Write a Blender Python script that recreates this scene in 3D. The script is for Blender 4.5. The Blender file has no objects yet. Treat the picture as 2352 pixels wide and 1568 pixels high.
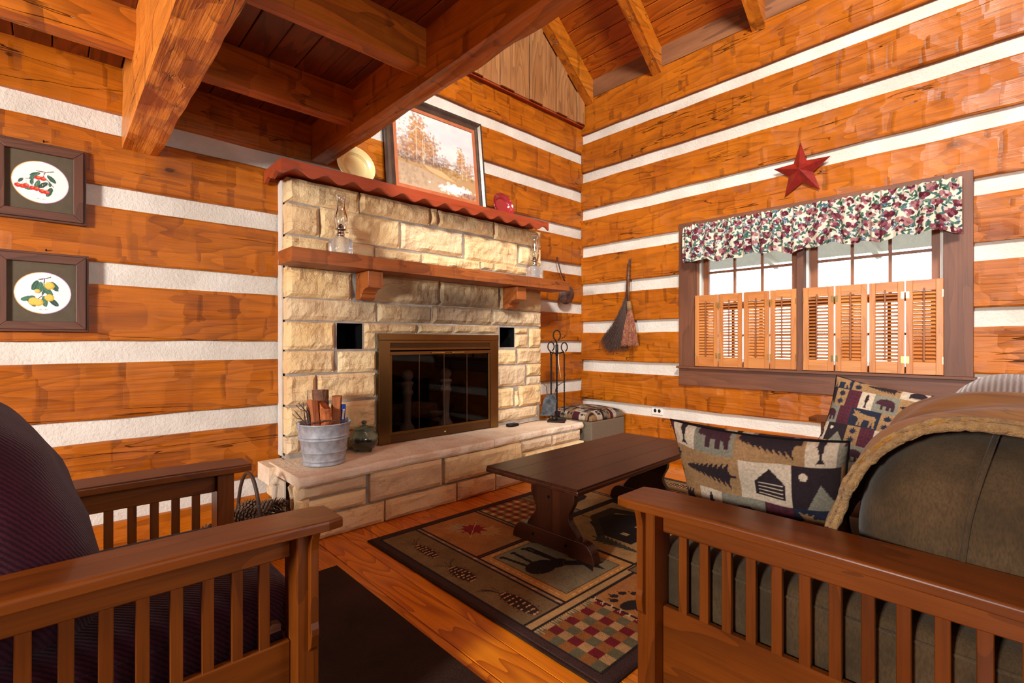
import bpy, bmesh, math, random
import numpy as np
from mathutils import Vector, Matrix, noise
random.seed(7)
sc = bpy.context.scene
COL = sc.collection
R = math.radians
PI = math.pi

# ------------------------------------------------------------ camera
H = 1.08
YAW = math.atan2(1056, 1125)
FPX = 1125.0
cam_d = bpy.data.cameras.new('camera')
cam = bpy.data.objects.new('camera', cam_d)
COL.objects.link(cam)
cam.location = (0, 0, H)
cam.rotation_euler = (PI / 2, 0, -YAW)
cam_d.sensor_width = 36
cam_d.lens = FPX / 2352 * 36
cam_d.clip_start = 0.02
sc.camera = cam
sc.view_settings.view_transform = 'Standard'
sc.view_settings.look = 'None'
sc.view_settings.gamma = 1
sc.view_settings.exposure = 0.0
sc.view_settings.use_curve_mapping = False

# ------------------------------------------------------------ world: overcast daylight on the window side, dim elsewhere
W = bpy.data.worlds.new('world')
sc.world = W
W.use_nodes = True
nt = W.node_tree
nt.nodes.clear()
o_ = nt.nodes.new('ShaderNodeOutputWorld')
bg = nt.nodes.new('ShaderNodeBackground')
tcw = nt.nodes.new('ShaderNodeTexCoord')
sep = nt.nodes.new('ShaderNodeSeparateXYZ')
mr = nt.nodes.new('ShaderNodeMapRange')
mr.interpolation_type = 'SMOOTHSTEP'
mr.inputs['From Min'].default_value = 0.25
mr.inputs['From Max'].default_value = 0.6
mix = nt.nodes.new('ShaderNodeMix')
mix.data_type = 'RGBA'
mix.inputs['A'].default_value = (0.13, 0.134, 0.145, 1)
mix.inputs['B'].default_value = (8.0, 8.1, 8.4, 1)
nt.links.new(tcw.outputs['Generated'], sep.inputs[0])
nt.links.new(sep.outputs['X'], mr.inputs['Value'])
nt.links.new(mr.outputs['Result'], mix.inputs['Factor'])
nt.links.new(mix.outputs['Result'], bg.inputs['Color'])
nt.links.new(bg.outputs[0], o_.inputs[0])


def area(name, loc, target, size, size_y, power, color):
    ld = bpy.data.lights.new(name, 'AREA')
    ld.shape = 'RECTANGLE'
    ld.size = size
    ld.size_y = size_y
    ld.energy = power
    ld.color = color
    lo = bpy.data.objects.new(name, ld)
    COL.objects.link(lo)
    lo.location = loc
    d = Vector(target) - Vector(loc)
    lo.rotation_euler = d.to_track_quat('-Z', 'Y').to_euler()
    return lo


# daylight of the low window on the side of the room behind the photographer
area('daylight_low_window', (-2.9, 0.7, 1.62), (1.2, 2.6, 1.3), 0.55, 0.5, 235, (1.0, 0.97, 0.93))
# daylight of the high dormer over the loft
area('daylight_high_dormer', (0.1, -0.9, 4.7), (3.2, 1.9, 2.2), 1.0, 0.8, 400, (1.0, 0.97, 0.92))
# added fill light behind the camera, brightens the floor and furniture
area('rear_fill_light', (0.4, -2.1, 2.15), (1.6, 2.2, 0.4), 1.0, 0.7, 30, (1.0, 0.97, 0.92))


# ------------------------------------------------------------ pixel -> point on a plane (2352x1568 frame)
SY, CY = math.sin(YAW), math.cos(YAW)


def ray(px, py):
    dx = px - 1176
    return (FPX * SY + dx * CY, FPX * CY - dx * SY, 784 - py)


def atX(px, py, X):
    d = ray(px, py); t = X / d[0]
    return (X, d[1] * t, H + d[2] * t)


def atY(px, py, Y):
    d = ray(px, py); t = Y / d[1]
    return (d[0] * t, Y, H + d[2] * t)


# ------------------------------------------------------------ materials
def sr(r, g, b):
    def f(c):
        c /= 255.0
        return c / 12.92 if c <= 0.04045 else ((c + 0.055) / 1.055) ** 2.4
    return (f(r), f(g), f(b), 1)


class NT:
    def __init__(s, name):
        s.m = bpy.data.materials.new(name)
        s.m.use_nodes = True
        s.t = s.m.node_tree
        s.t.nodes.clear()
        s.out = s.t.nodes.new('ShaderNodeOutputMaterial')
        s.b = s.t.nodes.new('ShaderNodeBsdfPrincipled')
        s.t.links.new(s.b.outputs[0], s.out.inputs[0])

    def n(s, typ, **kw):
        nd = s.t.nodes.new('ShaderNode' + typ)
        for k, v in kw.items():
            if k in nd.inputs.keys():
                s.set(nd.inputs[k], v)
            else:
                setattr(nd, k, v)
        return nd

    def set(s, inp, v):
        if isinstance(v, bpy.types.NodeSocket):
            s.t.links.new(v, inp)
        else:
            inp.default_value = v

    def math(s, op, a, b=0.0, c=0.0, clamp=False):
        nd = s.t.nodes.new('ShaderNodeMath')
        nd.operation = op
        nd.use_clamp = clamp
        s.set(nd.inputs[0], a); s.set(nd.inputs[1], b); s.set(nd.inputs[2], c)
        return nd.outputs[0]

    def vm(s, op, a, b=(0, 0, 0), scale=None):
        nd = s.t.nodes.new('ShaderNodeVectorMath')
        nd.operation = op
        s.set(nd.inputs[0], a); s.set(nd.inputs[1], b)
        if scale is not None:
            s.set(nd.inputs[3], scale)
        return nd.outputs['Value'] if op in ('DOT_PRODUCT', 'LENGTH', 'DISTANCE') else nd.outputs['Vector']

    def mix(s, f, a, b, blend='MIX'):
        nd = s.t.nodes.new('ShaderNodeMix')
        nd.data_type = 'RGBA'
        nd.blend_type = blend
        s.set(nd.inputs['Factor'], f)
        s.set(nd.inputs['A'], a); s.set(nd.inputs['B'], b)
        return nd.outputs['Result']

    def ramp(s, f, stops):
        nd = s.t.nodes.new('ShaderNodeValToRGB')
        e = nd.color_ramp.elements
        while len(e) < len(stops):
            e.new(0.5)
        for i, (p, c) in enumerate(stops):
            e[i].position = p
            e[i].color = c if len(c) == 4 else (*c, 1)
        s.set(nd.inputs[0], f)
        return nd.outputs[0]

    def mr(s, v, a, b, c=0.0, d=1.0, smooth=False):
        nd = s.t.nodes.new('ShaderNodeMapRange')
        nd.interpolation_type = 'SMOOTHSTEP' if smooth else 'LINEAR'
        s.set(nd.inputs['Value'], v)
        for k, x in zip(('From Min', 'From Max', 'To Min', 'To Max'), (a, b, c, d)):
            nd.inputs[k].default_value = x
        return nd.outputs['Result']

    def obj(s, rnd=True):
        tc = s.n('TexCoord')
        if not rnd:
            return tc.outputs['Object']
        oi = s.n('ObjectInfo')
        off = s.vm('SCALE', (7.3, 5.1, 9.7), scale=oi.outputs['Random'])
        return s.vm('ADD', tc.outputs['Object'], off)

    def noise(s, vec, scale, detail=4, rough=0.5, dist=0.0):
        nd = s.n('TexNoise')
        s.set(nd.inputs['Vector'], vec)
        nd.inputs['Scale'].default_value = scale
        nd.inputs['Detail'].default_value = detail
        nd.inputs['Roughness'].default_value = rough
        nd.inputs['Distortion'].default_value = dist
        return nd.outputs[0]

    def bump(s, h, strength=0.5, dist=0.01, normal=None):
        nd = s.n('Bump')
        nd.inputs['Strength'].default_value = strength
        nd.inputs['Distance'].default_value = dist
        s.set(nd.inputs['Height'], h)
        if normal is not None:
            s.set(nd.inputs['Normal'], normal)
        return nd.outputs[0]

    def fin(s, col, rough=0.5, nrm=None, metal=0.0, spec=0.5, coat=0.0, sheen=0.0):
        s.set(s.b.inputs['Base Color'], col)
        s.set(s.b.inputs['Roughness'], rough)
        s.set(s.b.inputs['Metallic'], metal)
        s.b.inputs['Specular IOR Level'].default_value = spec
        if coat:
            s.b.inputs['Coat Weight'].default_value = coat
            s.b.inputs['Coat Roughness'].default_value = 0.15
        if sheen:
            s.b.inputs['Sheen Weight'].default_value = sheen
        if nrm is not None:
            s.t.links.new(nrm, s.b.inputs['Normal'])
        return s.m


def sv(axis, along, across):
    v = [across] * 3
    v['XYZ'.index(axis)] = along
    return tuple(v)


def wood(name, dark, mid, light, axis='X', ring=10, ringf=0.6, rough=0.4, adze=0.0, checks=0.0, knots=0.0, spec=0.5,
         coat=0.0, grainb=0.3, tintf=0.25, sc_=1.0, boards=None):
    N = NT(name)
    co = N.obj()
    brand = None
    if boards:
        co0 = N.obj(False)
        sx_0 = N.n('SeparateXYZ'); N.set(sx_0.inputs[0], co0)
        cell = N.math('FLOOR', N.math('DIVIDE', N.math('SUBTRACT', sx_0.outputs[0], boards[0]), boards[1]))
        wn = N.n('TexWhiteNoise', noise_dimensions='1D'); N.set(wn.inputs['W'], cell)
        co = N.vm('ADD', co0, N.vm('SCALE', wn.outputs['Color'], scale=20.0))
        brand = wn.outputs['Value']
    base = N.vm('MULTIPLY', co, sv(axis, 0.45 * sc_, 3.2 * sc_))
    ringn = N.noise(base, 1.0, 3, 0.45, 0.25)
    rr = N.math('FRACT', N.math('MULTIPLY', ringn, ring))
    rr = N.mr(rr, 0.0, 1.0)
    rline = N.math('POWER', rr, 2.2)
    fine = N.noise(N.vm('MULTIPLY', co, sv(axis, 3.0 * sc_, 90.0 * sc_)), 1.0, 3, 0.6)
    broad = N.noise(N.vm('MULTIPLY', co, sv(axis, 1.3, 4.0)), 1.0, 4, 0.55)
    c = N.mix(N.mr(broad, 0.32, 0.68), mid, light)
    c = N.mix(N.math('MULTIPLY', rline, ringf), c, dark)
    c = N.mix(N.mr(fine, 0.45, 0.75, 0.0, 0.35), c, dark)
    if brand is not None:
        c = N.mix(N.math('MULTIPLY', brand, 0.3), c, dark)
    height = N.math('MULTIPLY', fine, 0.05 * grainb)
    if adze:
        wob = N.noise(co, 5.0, 2)
        cw = N.vm('ADD', co, N.vm('SCALE', N.n('Combine' + 'XYZ', X=wob, Y=wob, Z=wob).outputs[0], scale=0.03))
        s2 = N.vm('MULTIPLY', cw, sv(axis, 6.6, 7.6))
        vo = N.n('TexVoronoi', distance='CHEBYCHEV')
        N.set(vo.inputs['Vector'], s2)
        vo.inputs['Scale'].default_value = 1.0
        vo.inputs['Randomness'].default_value = 0.72
        loc = N.vm('SUBTRACT', s2, vo.outputs['Position'])
        tilt = N.vm('SUBTRACT', vo.outputs['Color'], (0.5, 0.5, 0.5))
        hh = N.vm('DOT_PRODUCT', loc, tilt)
        h2 = N.math('MULTIPLY', N.vm('DOT_PRODUCT', tilt, (1, 0.4, 0.2)), 0.25)
        height = N.math('ADD', height, N.math('MULTIPLY', N.math('ADD', hh, h2), adze))
        sepc = N.n('SeparateXYZ')
        N.set(sepc.inputs[0], vo.outputs['Color'])
        c = N.mix(N.math('MULTIPLY', N.mr(sepc.outputs[0], 0.0, 1.0), tintf), c, light)
        c = N.mix(N.math('MULTIPLY', N.mr(sepc.outputs[1], 0.5, 1.0), tintf * 0.35), c, dark)
        lp = N.n('SeparateXYZ'); N.set(lp.inputs[0], loc)
        la = lp.outputs['XYZ'.index(axis)]
        chop = N.mr(N.math('ADD', la, N.math('MULTIPLY', wob, 0.12)), 0.42, 0.54, 0.0, 1.0)
        chop = N.math('MULTIPLY', chop, N.mr(sepc.outputs[2], 0.25, 0.8))
        c = N.mix(N.math('MULTIPLY', chop, 0.45), c, dark)
        c = N.mix(N.mr(N.math('ADD', la, N.math('MULTIPLY', wob, 0.12)), -0.52, -0.3, 0.28, 0.0), c, light)
        height = N.math('SUBTRACT', height, N.math('MULTIPLY', chop, 0.16 * adze))
        height = N.math('ADD', height, N.math('MULTIPLY', N.math('MULTIPLY', la, la), 0.5 * adze))
    if checks:
        cn = N.noise(N.vm('MULTIPLY', co, sv(axis, 0.45, 6.0)), 1.0, 4, 0.5, 0.1)
        cl = N.math('ABSOLUTE', N.math('SUBTRACT', cn, 0.5))
        line = N.mr(cl, 0.0, 0.0042, 1.0, 0.0)
        msk = N.mr(N.noise(N.vm('MULTIPLY', co, sv(axis, 1.6, 5.0)), 1.0, 2), 0.5, 0.56)
        line = N.math('MULTIPLY', line, msk)
        c = N.mix(N.math('MULTIPLY', line, 0.85 * checks), c, (dark[0] * 0.15, dark[1] * 0.12, dark[2] * 0.12, 1))
        height = N.math('SUBTRACT', height, N.math('MULTIPLY', line, 0.35))
    if knots:
        kv = N.n('TexVoronoi', distance='EUCLIDEAN')
        N.set(kv.inputs['Vector'], N.vm('MULTIPLY', co, sv(axis, 2.0, 3.6)))
        kv.inputs['Scale'].default_value = 1.0
        kd = N.math('ADD', kv.outputs['Distance'], N.math('MULTIPLY', N.noise(co, 40, 2), 0.05))
        ks = N.n('SeparateXYZ'); N.set(ks.inputs[0], kv.outputs['Color'])
        sel = N.mr(ks.outputs[0], 0.45, 0.5)
        kk = N.math('MULTIPLY', N.mr(kd, 0.05, 0.075, 1.0, 0.0), sel)
        k2 = N.math('MULTIPLY', N.mr(kd, 0.05, 0.20, 0.45, 0.0, True), sel)
        c = N.mix(N.math('MULTIPLY', N.math('ADD', kk, k2, clamp=True), knots), c, (dark[0] * 0.28, dark[1] * 0.2, dark[2] * 0.2, 1))
    nb = N.bump(height, 0.85, 0.03 if adze else 0.02)
    return N.fin(c, rough, nb, spec=spec, coat=coat)


L_D, L_M, L_L = sr(80, 32, 2), sr(160, 78, 3), sr(192, 106, 12)
M = {}
for ax in 'XYZ':
    M['log' + ax] = wood('log_' + ax, L_D, L_M, L_L, ax, 16, 0.55, 0.42, adze=0.95, checks=1.0, knots=0.85, spec=0.38, tintf=0.4, grainb=2)
    M['beam' + ax] = wood('beam_' + ax, sr(76, 30, 3), sr(180, 90, 10), sr(208, 122, 28), ax, 11, 0.5, 0.42, adze=0.35,
                          checks=0.7, knots=0.9, tintf=0.12)
    M['mission' + ax] = wood('mission_' + ax, sr(42, 16, 2), sr(94, 42, 5), sr(118, 58, 9), ax, 8, 0.4, 0.34, spec=0.3, coat=0.1,
                             sc_=1.4)
    M['trim' + ax] = wood('trim_' + ax, sr(52, 28, 18), sr(102, 60, 40), sr(124, 74, 48), ax, 8, 0.3, 0.5, knots=0.6, sc_=1.2)
    M['shutter' + ax] = wood('shutter_' + ax, sr(136, 70, 26), sr(190, 116, 56), sr(212, 142, 78), ax, 7, 0.35, 0.4, sc_=2.0)
    M['table' + ax] = wood('table_' + ax, sr(18, 6, 3), sr(52, 22, 10), sr(70, 32, 14), ax, 8, 0.5, 0.33, spec=0.3, knots=0.4)
    M['sash' + ax] = wood('sash_' + ax, sr(90, 44, 22), sr(142, 84, 48), sr(160, 98, 58), ax, 6, 0.25, 0.45, sc_=1.5)
    M['frame' + ax] = wood('frame_' + ax, sr(34, 16, 10), sr(86, 50, 34), sr(104, 62, 42), ax, 9, 0.4, 0.5, sc_=2)
M['hewn'] = wood('hewn_Y', sr(86, 36, 6), sr(188, 100, 24), sr(218, 134, 50), 'Y', 5, 0.3, 0.42, adze=0.9, checks=0.8, knots=0.7, grainb=3, tintf=0.3)
M['deck'] = wood('loft_deck_boards', sr(54, 20, 6), sr(112, 50, 14), sr(130, 62, 20), 'Y', 14, 0.6, 0.45, knots=0.5, sc_=1.3, boards=(-2.6, 0.13))
M['roofdeck'] = wood('roof_boards', sr(96, 38, 4), sr(178, 86, 12), sr(202, 110, 24), 'Y', 16, 0.6, 0.42, knots=0.7, sc_=1.3, boards=(4.15, 0.108))
M['floor'] = wood('floor_boards', sr(150, 58, 2), sr(226, 124, 12), sr(240, 150, 26), 'Y', 24, 0.75, 0.3, knots=0.5, sc_=1.15, coat=0.15, boards=(-2.6, 0.14))
M['gable'] = wood('gable_boards', sr(80, 46, 22), sr(152, 98, 52), sr(186, 130, 78), 'Z', 12, 0.5, 0.6, knots=0.5, sc_=1.5)
M['blocking'] = wood('blocking_boards', sr(60, 34, 20), sr(124, 76, 44), sr(158, 104, 64), 'Y', 7, 0.5, 0.6, sc_=1.0)
M['redwood'] = wood('red_stained_pine', sr(92, 28, 12), sr(156, 60, 26), sr(172, 74, 36), 'X', 8, 0.35, 0.45, sc_=1.5)
M['mantel'] = wood('mantel_X', sr(66, 26, 8), sr(150, 76, 24), sr(172, 94, 36), 'X', 9, 0.5, 0.5, adze=0.25, checks=0.8, knots=0.6, sc_=1.2)
M['barkwood'] = wood('split_wood', sr(90, 34, 14), sr(168, 90, 46), sr(196, 120, 66), 'Z', 6, 0.3, 0.7, grainb=4, sc_=3)


def m_plain(name, col, rough=0.5, metal=0.0, spec=0.5, nscale=0, bstr=0.3, bdist=0.002, col2=None, coat=0.0, sheen=0.0, dscale=4):
    N = NT(name)
    co = N.obj()
    c = col
    if col2 is not None:
        c = N.mix(N.mr(N.noise(co, dscale, 5, 0.6), 0.35, 0.65), col, col2)
    nb = N.bump(N.noise(co, nscale, 4, 0.6), bstr, bdist) if nscale else None
    return N.fin(c, rough, nb, metal, spec, coat, sheen)


M['chink'] = m_plain('chinking', sr(228, 220, 208), 0.85, nscale=70, bstr=0.7, bdist=0.008, col2=sr(208, 198, 184), spec=0.2, dscale=3)
M['mortar'] = m_plain('mortar', sr(150, 138, 128), 0.9, nscale=90, bstr=0.6, bdist=0.004, col2=sr(176, 164, 150), spec=0.2, dscale=14)
M['black'] = m_plain('black_iron', sr(28, 26, 26), 0.5, 0.6, nscale=120, bstr=0.4, bdist=0.002)
M['void'] = m_plain('soot_black', sr(12, 12, 14), 0.9, spec=0.1)
M['brass'] = m_plain('antique_brass', sr(136, 108, 66), 0.27, 0.95, col2=sr(116, 90, 54), dscale=2)
M['brassB'] = m_plain('bright_brass', sr(220, 190, 120), 0.2, 1.0)
M['galv'] = m_plain('galvanised_steel', sr(150, 154, 162), 0.5, 0.25, nscale=40, bstr=0.15, col2=sr(190, 192, 198), dscale=30)
M['silver'] = m_plain('nickel', sr(190, 180, 165), 0.2, 1.0)
M['iron_grey'] = m_plain('worn_shovel_steel', sr(52, 54, 58), 0.45, 0.5, nscale=60, bstr=0.2, col2=sr(98, 100, 104), dscale=25)
M['white'] = m_plain('white_plastic', sr(228, 224, 214), 0.4)
M['cream'] = m_plain('cream_ceramic', sr(226, 204, 140), 0.25, coat=0.2, col2=sr(232, 216, 164))
M['redcer'] = m_plain('red_ceramic', sr(150, 38, 42), 0.15, coat=0.5)
M['starred'] = m_plain('red_painted_tin', sr(140, 34, 24), 0.35, 0.0, col2=sr(112, 22, 18), coat=0.15, dscale=18)
M['blue'] = m_plain('blue_plastic', sr(24, 62, 150), 0.35)
M['burg'] = m_plain('burgundy_corduroy', sr(40, 9, 18), 0.9, nscale=300, bstr=0.4, col2=sr(54, 14, 26), sheen=0.05, dscale=20)
N = NT('burgundy_corduroy_ribs')
co = N.obj(False)
w_ = N.n('TexWave', wave_type='BANDS', bands_direction='DIAGONAL')
N.set(w_.inputs['Vector'], co); w_.inputs['Scale'].default_value = 45; w_.inputs['Distortion'].default_value = 2.0; w_.inputs['Detail Scale'].default_value = 3
c = N.mix(w_.outputs[1], sr(34, 7, 16), sr(66, 18, 34))
c = N.mix(N.mr(N.noise(co, 9, 4), 0.35, 0.7, 0, 0.5), c, sr(30, 8, 14))
M['burg'] = N.fin(c, 0.85, N.bump(w_.outputs[1], 0.4, 0.003), spec=0.15, sheen=0.08)
M['darkrug'] = m_plain('dark_brown_carpet', sr(52, 36, 28), 0.95, nscale=200, bstr=1.0, bdist=0.012, col2=sr(70, 48, 38), spec=0.1, dscale=3)
M['ottoman'] = m_plain('taupe_tweed', sr(96, 84, 68), 0.95, nscale=300, bstr=0.6, bdist=0.003, col2=sr(122, 106, 86), dscale=120)
M['grey_knit'] = m_plain('grey_knit', sr(120, 104, 96), 0.9, nscale=150, bstr=0.3, col2=sr(104, 90, 84), sheen=0.3)
M['sherpa'] = m_plain('sherpa_fleece', sr(172, 134, 80), 0.95, nscale=110, bstr=1.0, bdist=0.016, col2=sr(136, 100, 56), sheen=0.1, dscale=60)
M['twig'] = m_plain('twig_bark', sr(92, 70, 58), 0.85, nscale=90, bstr=0.5, col2=sr(60, 44, 38), dscale=30)
M['cone'] = m_plain('pine_cone_scales', sr(112, 80, 56), 0.7, col2=sr(60, 38, 26), dscale=70)
M['basket'] = m_plain('dark_willow', sr(70, 44, 30), 0.6, col2=sr(48, 30, 22), dscale=40)
M['broomd'] = m_plain('dark_broomcorn', sr(92, 66, 54), 0.85, col2=sr(64, 46, 40), dscale=90)
M['broomr'] = m_plain('red_tan_broomcorn', sr(176, 120, 80), 0.85, col2=sr(120, 44, 44), dscale=60)
M['bark'] = m_plain('bark', sr(92, 66, 52), 0.9, nscale=60, bstr=1.0, bdist=0.012, col2=sr(140, 88, 60), dscale=26)
M['heart'] = m_plain('torn_heartwood', sr(200, 110, 50), 0.8, nscale=50, bstr=1.0, bdist=0.012, col2=sr(130, 60, 30), dscale=24)
M['rusty'] = m_plain('rusty_tin', sr(120, 92, 82), 0.5, 0.6, nscale=60, bstr=0.2, col2=sr(82, 58, 50), dscale=30)
M['concrete'] = m_plain('pale_ground', sr(150, 150, 140), 0.9)
M['tan_grille'] = m_plain('almond_metal', sr(196, 178, 156), 0.5)
M['pframe'] = m_plain('silver_brown_frame', sr(74, 62, 54), 0.32, 0.5, col2=sr(96, 84, 74), dscale=8)
M['copper'] = m_plain('copper_liner', sr(176, 96, 58), 0.5, col2=sr(190, 112, 72), dscale=10)
M['mat'] = m_plain('olive_mat_board', sr(80, 68, 50), 0.85, col2=sr(86, 74, 56), dscale=30)

# sandstone: tone per stone in the attribute, iron bands, soot above the firebox
N = NT('sandstone')
co = N.obj(False)
at = N.n('Attribute', attribute_name='Col')
sp = N.n('SeparateXYZ'); N.set(sp.inputs[0], at.outputs['Color'])
n1 = N.noise(co, 3.2, 5, 0.6)
base = N.mix(N.mr(n1, 0.32, 0.68), sr(248, 224, 176), sr(236, 196, 136))
base = N.mix(N.mr(sp.outputs[0], 0.0, 1.0, 0.0, 0.5), base, sr(214, 168, 120))
base = N.mix(N.mr(sp.outputs[1], 0.55, 1.0, 0.0, 0.6), base, sr(212, 192, 168))
bw = N.noise(N.vm('ADD', N.vm('MULTIPLY', co, (1.2, 1.2, 7.0)), N.vm('SCALE', at.outputs['Color'], scale=9.0)), 1.0, 4, 0.55, 0.4)
bl = N.mr(N.math('ABSOLUTE', N.math('SUBTRACT', bw, 0.52)), 0.0, 0.012, 0.42, 0.0)
base = N.mix(bl, base, sr(176, 112, 56))
d = N.vm('SUBTRACT', co, (2.25 - 2.1, 3.08 - 2.9, 1.33))
d = N.vm('MULTIPLY', d, (0.95, 0.3, 3.1))
dl = N.math('ADD', N.vm('LENGTH', d), N.math('MULTIPLY', N.math('SUBTRACT', N.noise(co, 5, 4), 0.5), 0.7))
soot = N.mr(dl, 0.15, 1.0, 0.85, 0.0, True)
base = N.mix(soot, base, sr(92, 72, 62))
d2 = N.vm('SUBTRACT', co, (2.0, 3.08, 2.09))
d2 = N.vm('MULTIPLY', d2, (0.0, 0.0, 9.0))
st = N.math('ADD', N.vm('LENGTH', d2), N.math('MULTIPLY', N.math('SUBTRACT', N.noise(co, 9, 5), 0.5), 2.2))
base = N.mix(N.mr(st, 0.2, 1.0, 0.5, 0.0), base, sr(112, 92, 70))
hb = N.math('ADD', N.noise(co, 22, 6, 0.65), N.math('MULTIPLY', N.noise(co, 120, 3, 0.6), 0.3))
M['stone'] = N.fin(base, 0.85, N.bump(hb, 0.8, 0.016), spec=0.2)
M['slabstone'] = m_plain('hearth_slab_stone', sr(242, 224, 200), 0.85, nscale=40, bstr=0.8, bdist=0.012, col2=sr(226, 196, 164), spec=0.2, dscale=7)

# vertex painted fabric and prints
def m_attr(name, rough=0.9, nscale=0, bstr=0.5, bdist=0.003, spec=0.2, var=0.12, sheen=0.0, coat=0.0):
    N = NT(name)
    at = N.n('Attribute', attribute_name='Col')
    c = at.outputs['Color']
    co = N.obj()
    if var:
        nz = N.noise(co, 160, 2, 0.5)
        c = N.mix(N.mr(nz, 0.3, 0.7, 0.0, var), c, (0.0, 0.0, 0.0, 1))
        nz2 = N.noise(co, 5, 3, 0.5)
        c = N.mix(N.mr(nz2, 0.4, 0.75, 0.0, var), c, (0.02, 0.015, 0.01, 1))
    nb = N.bump(N.noise(co, nscale, 3, 0.6), bstr, bdist) if nscale else None
    return N.fin(c, rough, nb, spec=spec, sheen=sheen, coat=coat)


M['rugpat'] = m_attr('patterned_rug', 0.95, 240, 0.8, 0.006, var=0.25)
M['tapestry'] = m_attr('tapestry_fabric', 0.9, 420, 0.5, 0.002, var=0.15)
M['print'] = m_attr('printed_paper', 0.4, var=0.0, spec=0.4)
M['paint'] = m_attr('oil_painting', 0.35, 90, 0.25, 0.003, var=0.05, spec=0.5)
M['floral'] = m_attr('floral_cotton', 0.8, 500, 0.2, 0.001, var=0.06)
# thin cotton lets daylight through
fn = M['floral'].node_tree
pb = [x for x in fn.nodes if x.type == 'BSDF_PRINCIPLED'][0]
tr = fn.nodes.new('ShaderNodeBsdfTranslucent')
mx = fn.nodes.new('ShaderNodeMixShader')
mx.inputs[0].default_value = 0.3
fn.links.new(pb.inputs['Base Color'].links[0].from_socket, tr.inputs['Color'])
fn.links.new(pb.outputs[0], mx.inputs[1])
fn.links.new(tr.outputs[0], mx.inputs[2])
fn.links.new(mx.outputs[0], [x for x in fn.nodes if x.type == 'OUTPUT_MATERIAL'][0].inputs[0])

# olive brown chenille
N = NT('olive_chenille')
co = N.obj()
c = N.mix(N.mr(N.noise(co, 6, 5, 0.6), 0.35, 0.7), sr(54, 42, 26), sr(88, 66, 42))
wv = N.noise(N.vm('MULTIPLY', co, (260, 260, 90)), 1.0, 2, 0.5)
c = N.mix(N.mr(wv, 0.4, 0.7, 0, 0.5), c, sr(44, 34, 22))
M['chenille'] = N.fin(c, 0.9, N.bump(wv, 0.5, 0.002), spec=0.15, sheen=0.12)

# camel blanket with woven pale bands
N = NT('camel_blanket')
co = N.obj(False)
sp = N.n('SeparateXYZ'); N.set(sp.inputs[0], co)
nz = N.noise(N.vm('MULTIPLY', co, (3.0, 1.2, 1.2)), 1.0, 4, 0.5, 1.5)
c = N.mix(N.mr(nz, 0.46, 0.54), sr(124, 78, 22), sr(152, 104, 38))
ln = N.mr(N.math('ABSOLUTE', N.math('SUBTRACT', nz, 0.56)), 0.0, 0.012, 0.6, 0.0)
c = N.mix(ln, c, sr(86, 62, 34))
M['blanket'] = N.fin(c, 0.85, N.bump(N.noise(co, 260, 2), 0.3, 0.002), spec=0.15, sheen=0.08)

# ribbed knit variant
N = NT('ribbed_knit')
co = N.obj(False)
w_ = N.n('TexWave', wave_type='BANDS', bands_direction='Y')
N.set(w_.inputs['Vector'], co); w_.inputs['Scale'].default_value = 22; w_.inputs['Distortion'].default_value = 1.0
c = N.mix(w_.outputs[1], sr(92, 78, 72), sr(140, 122, 114))
M['ribbed'] = N.fin(c, 0.9, N.bump(w_.outputs[1], 0.6, 0.006), spec=0.15, sheen=0.3)

# perforated mesh strip of the insert
N = NT('perforated_brass')
co = N.obj(False)
vo = N.n('TexVoronoi'); N.set(vo.inputs['Vector'], co); vo.inputs['Scale'].default_value = 170; vo.inputs['Randomness'].default_value = 0.1
c = N.mix(N.mr(vo.outputs['Distance'], 0.3, 0.42, 1, 0), sr(96, 68, 40), sr(10, 8, 6))
M['mesh'] = N.fin(c, 0.35, metal=0.7)

# green drip glaze
N = NT('green_glaze')
co = N.obj(False)
sp = N.n('SeparateXYZ'); N.set(sp.inputs[0], co)
zz = N.math('ADD', sp.outputs[2], N.math('MULTIPLY', N.math('SUBTRACT', N.noise(N.vm('MULTIPLY', co, (30, 30, 6)), 1.0, 4), 0.5), 0.07))
c = N.ramp(N.mr(zz, 0.0, 0.2), [(0.0, sr(58, 60, 34)), (0.3, sr(40, 42, 32)), (0.42, sr(26, 28, 26)), (0.52, sr(118, 136, 112)), (0.75, sr(86, 112, 98)), (1.0, sr(70, 60, 30))])
M['glaze'] = N.fin(c, 0.12, coat=0.6)


def m_glass(name, tint, ior=1.45, gloss=0.06, rough=0.02):
    N = NT(name)
    N.t.nodes.remove(N.b)
    tr = N.n('BsdfTransparent', Color=tint)
    gl = N.n('BsdfGlossy', Roughness=rough)
    lw = N.n('Fresnel', IOR=ior)
    f = N.math('ADD', lw.outputs[0], gloss * 0.3, clamp=True)
    mx = N.n('MixShader')
    N.set(mx.inputs[0], f)
    N.t.links.new(tr.outputs[0], mx.inputs[1])
    N.t.links.new(gl.outputs[0], mx.inputs[2])
    N.t.links.new(mx.outputs[0], N.out.inputs[0])
    return N.m


M['glass'] = m_glass('window_glass', (0.97, 0.98, 0.98, 1))
M['smoked'] = m_glass('smoked_glass', (0.66, 0.6, 0.56, 1), 1.22, 0.0)
N = NT('lamp_glass')
N.b.inputs['Transmission Weight'].default_value = 0.85
M['lampglass'] = N.fin((0.95, 0.95, 0.92, 1), 0.05)
N.b.inputs['IOR'].default_value = 1.35
M['clearglass'] = m_glass('lamp_chimney_glass', (0.93, 0.93, 0.91, 1), 1.5, 0.3)


# ------------------------------------------------------------ object helpers
def root_of(o):
    while o.parent:
        o = o.parent
    return o


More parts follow.
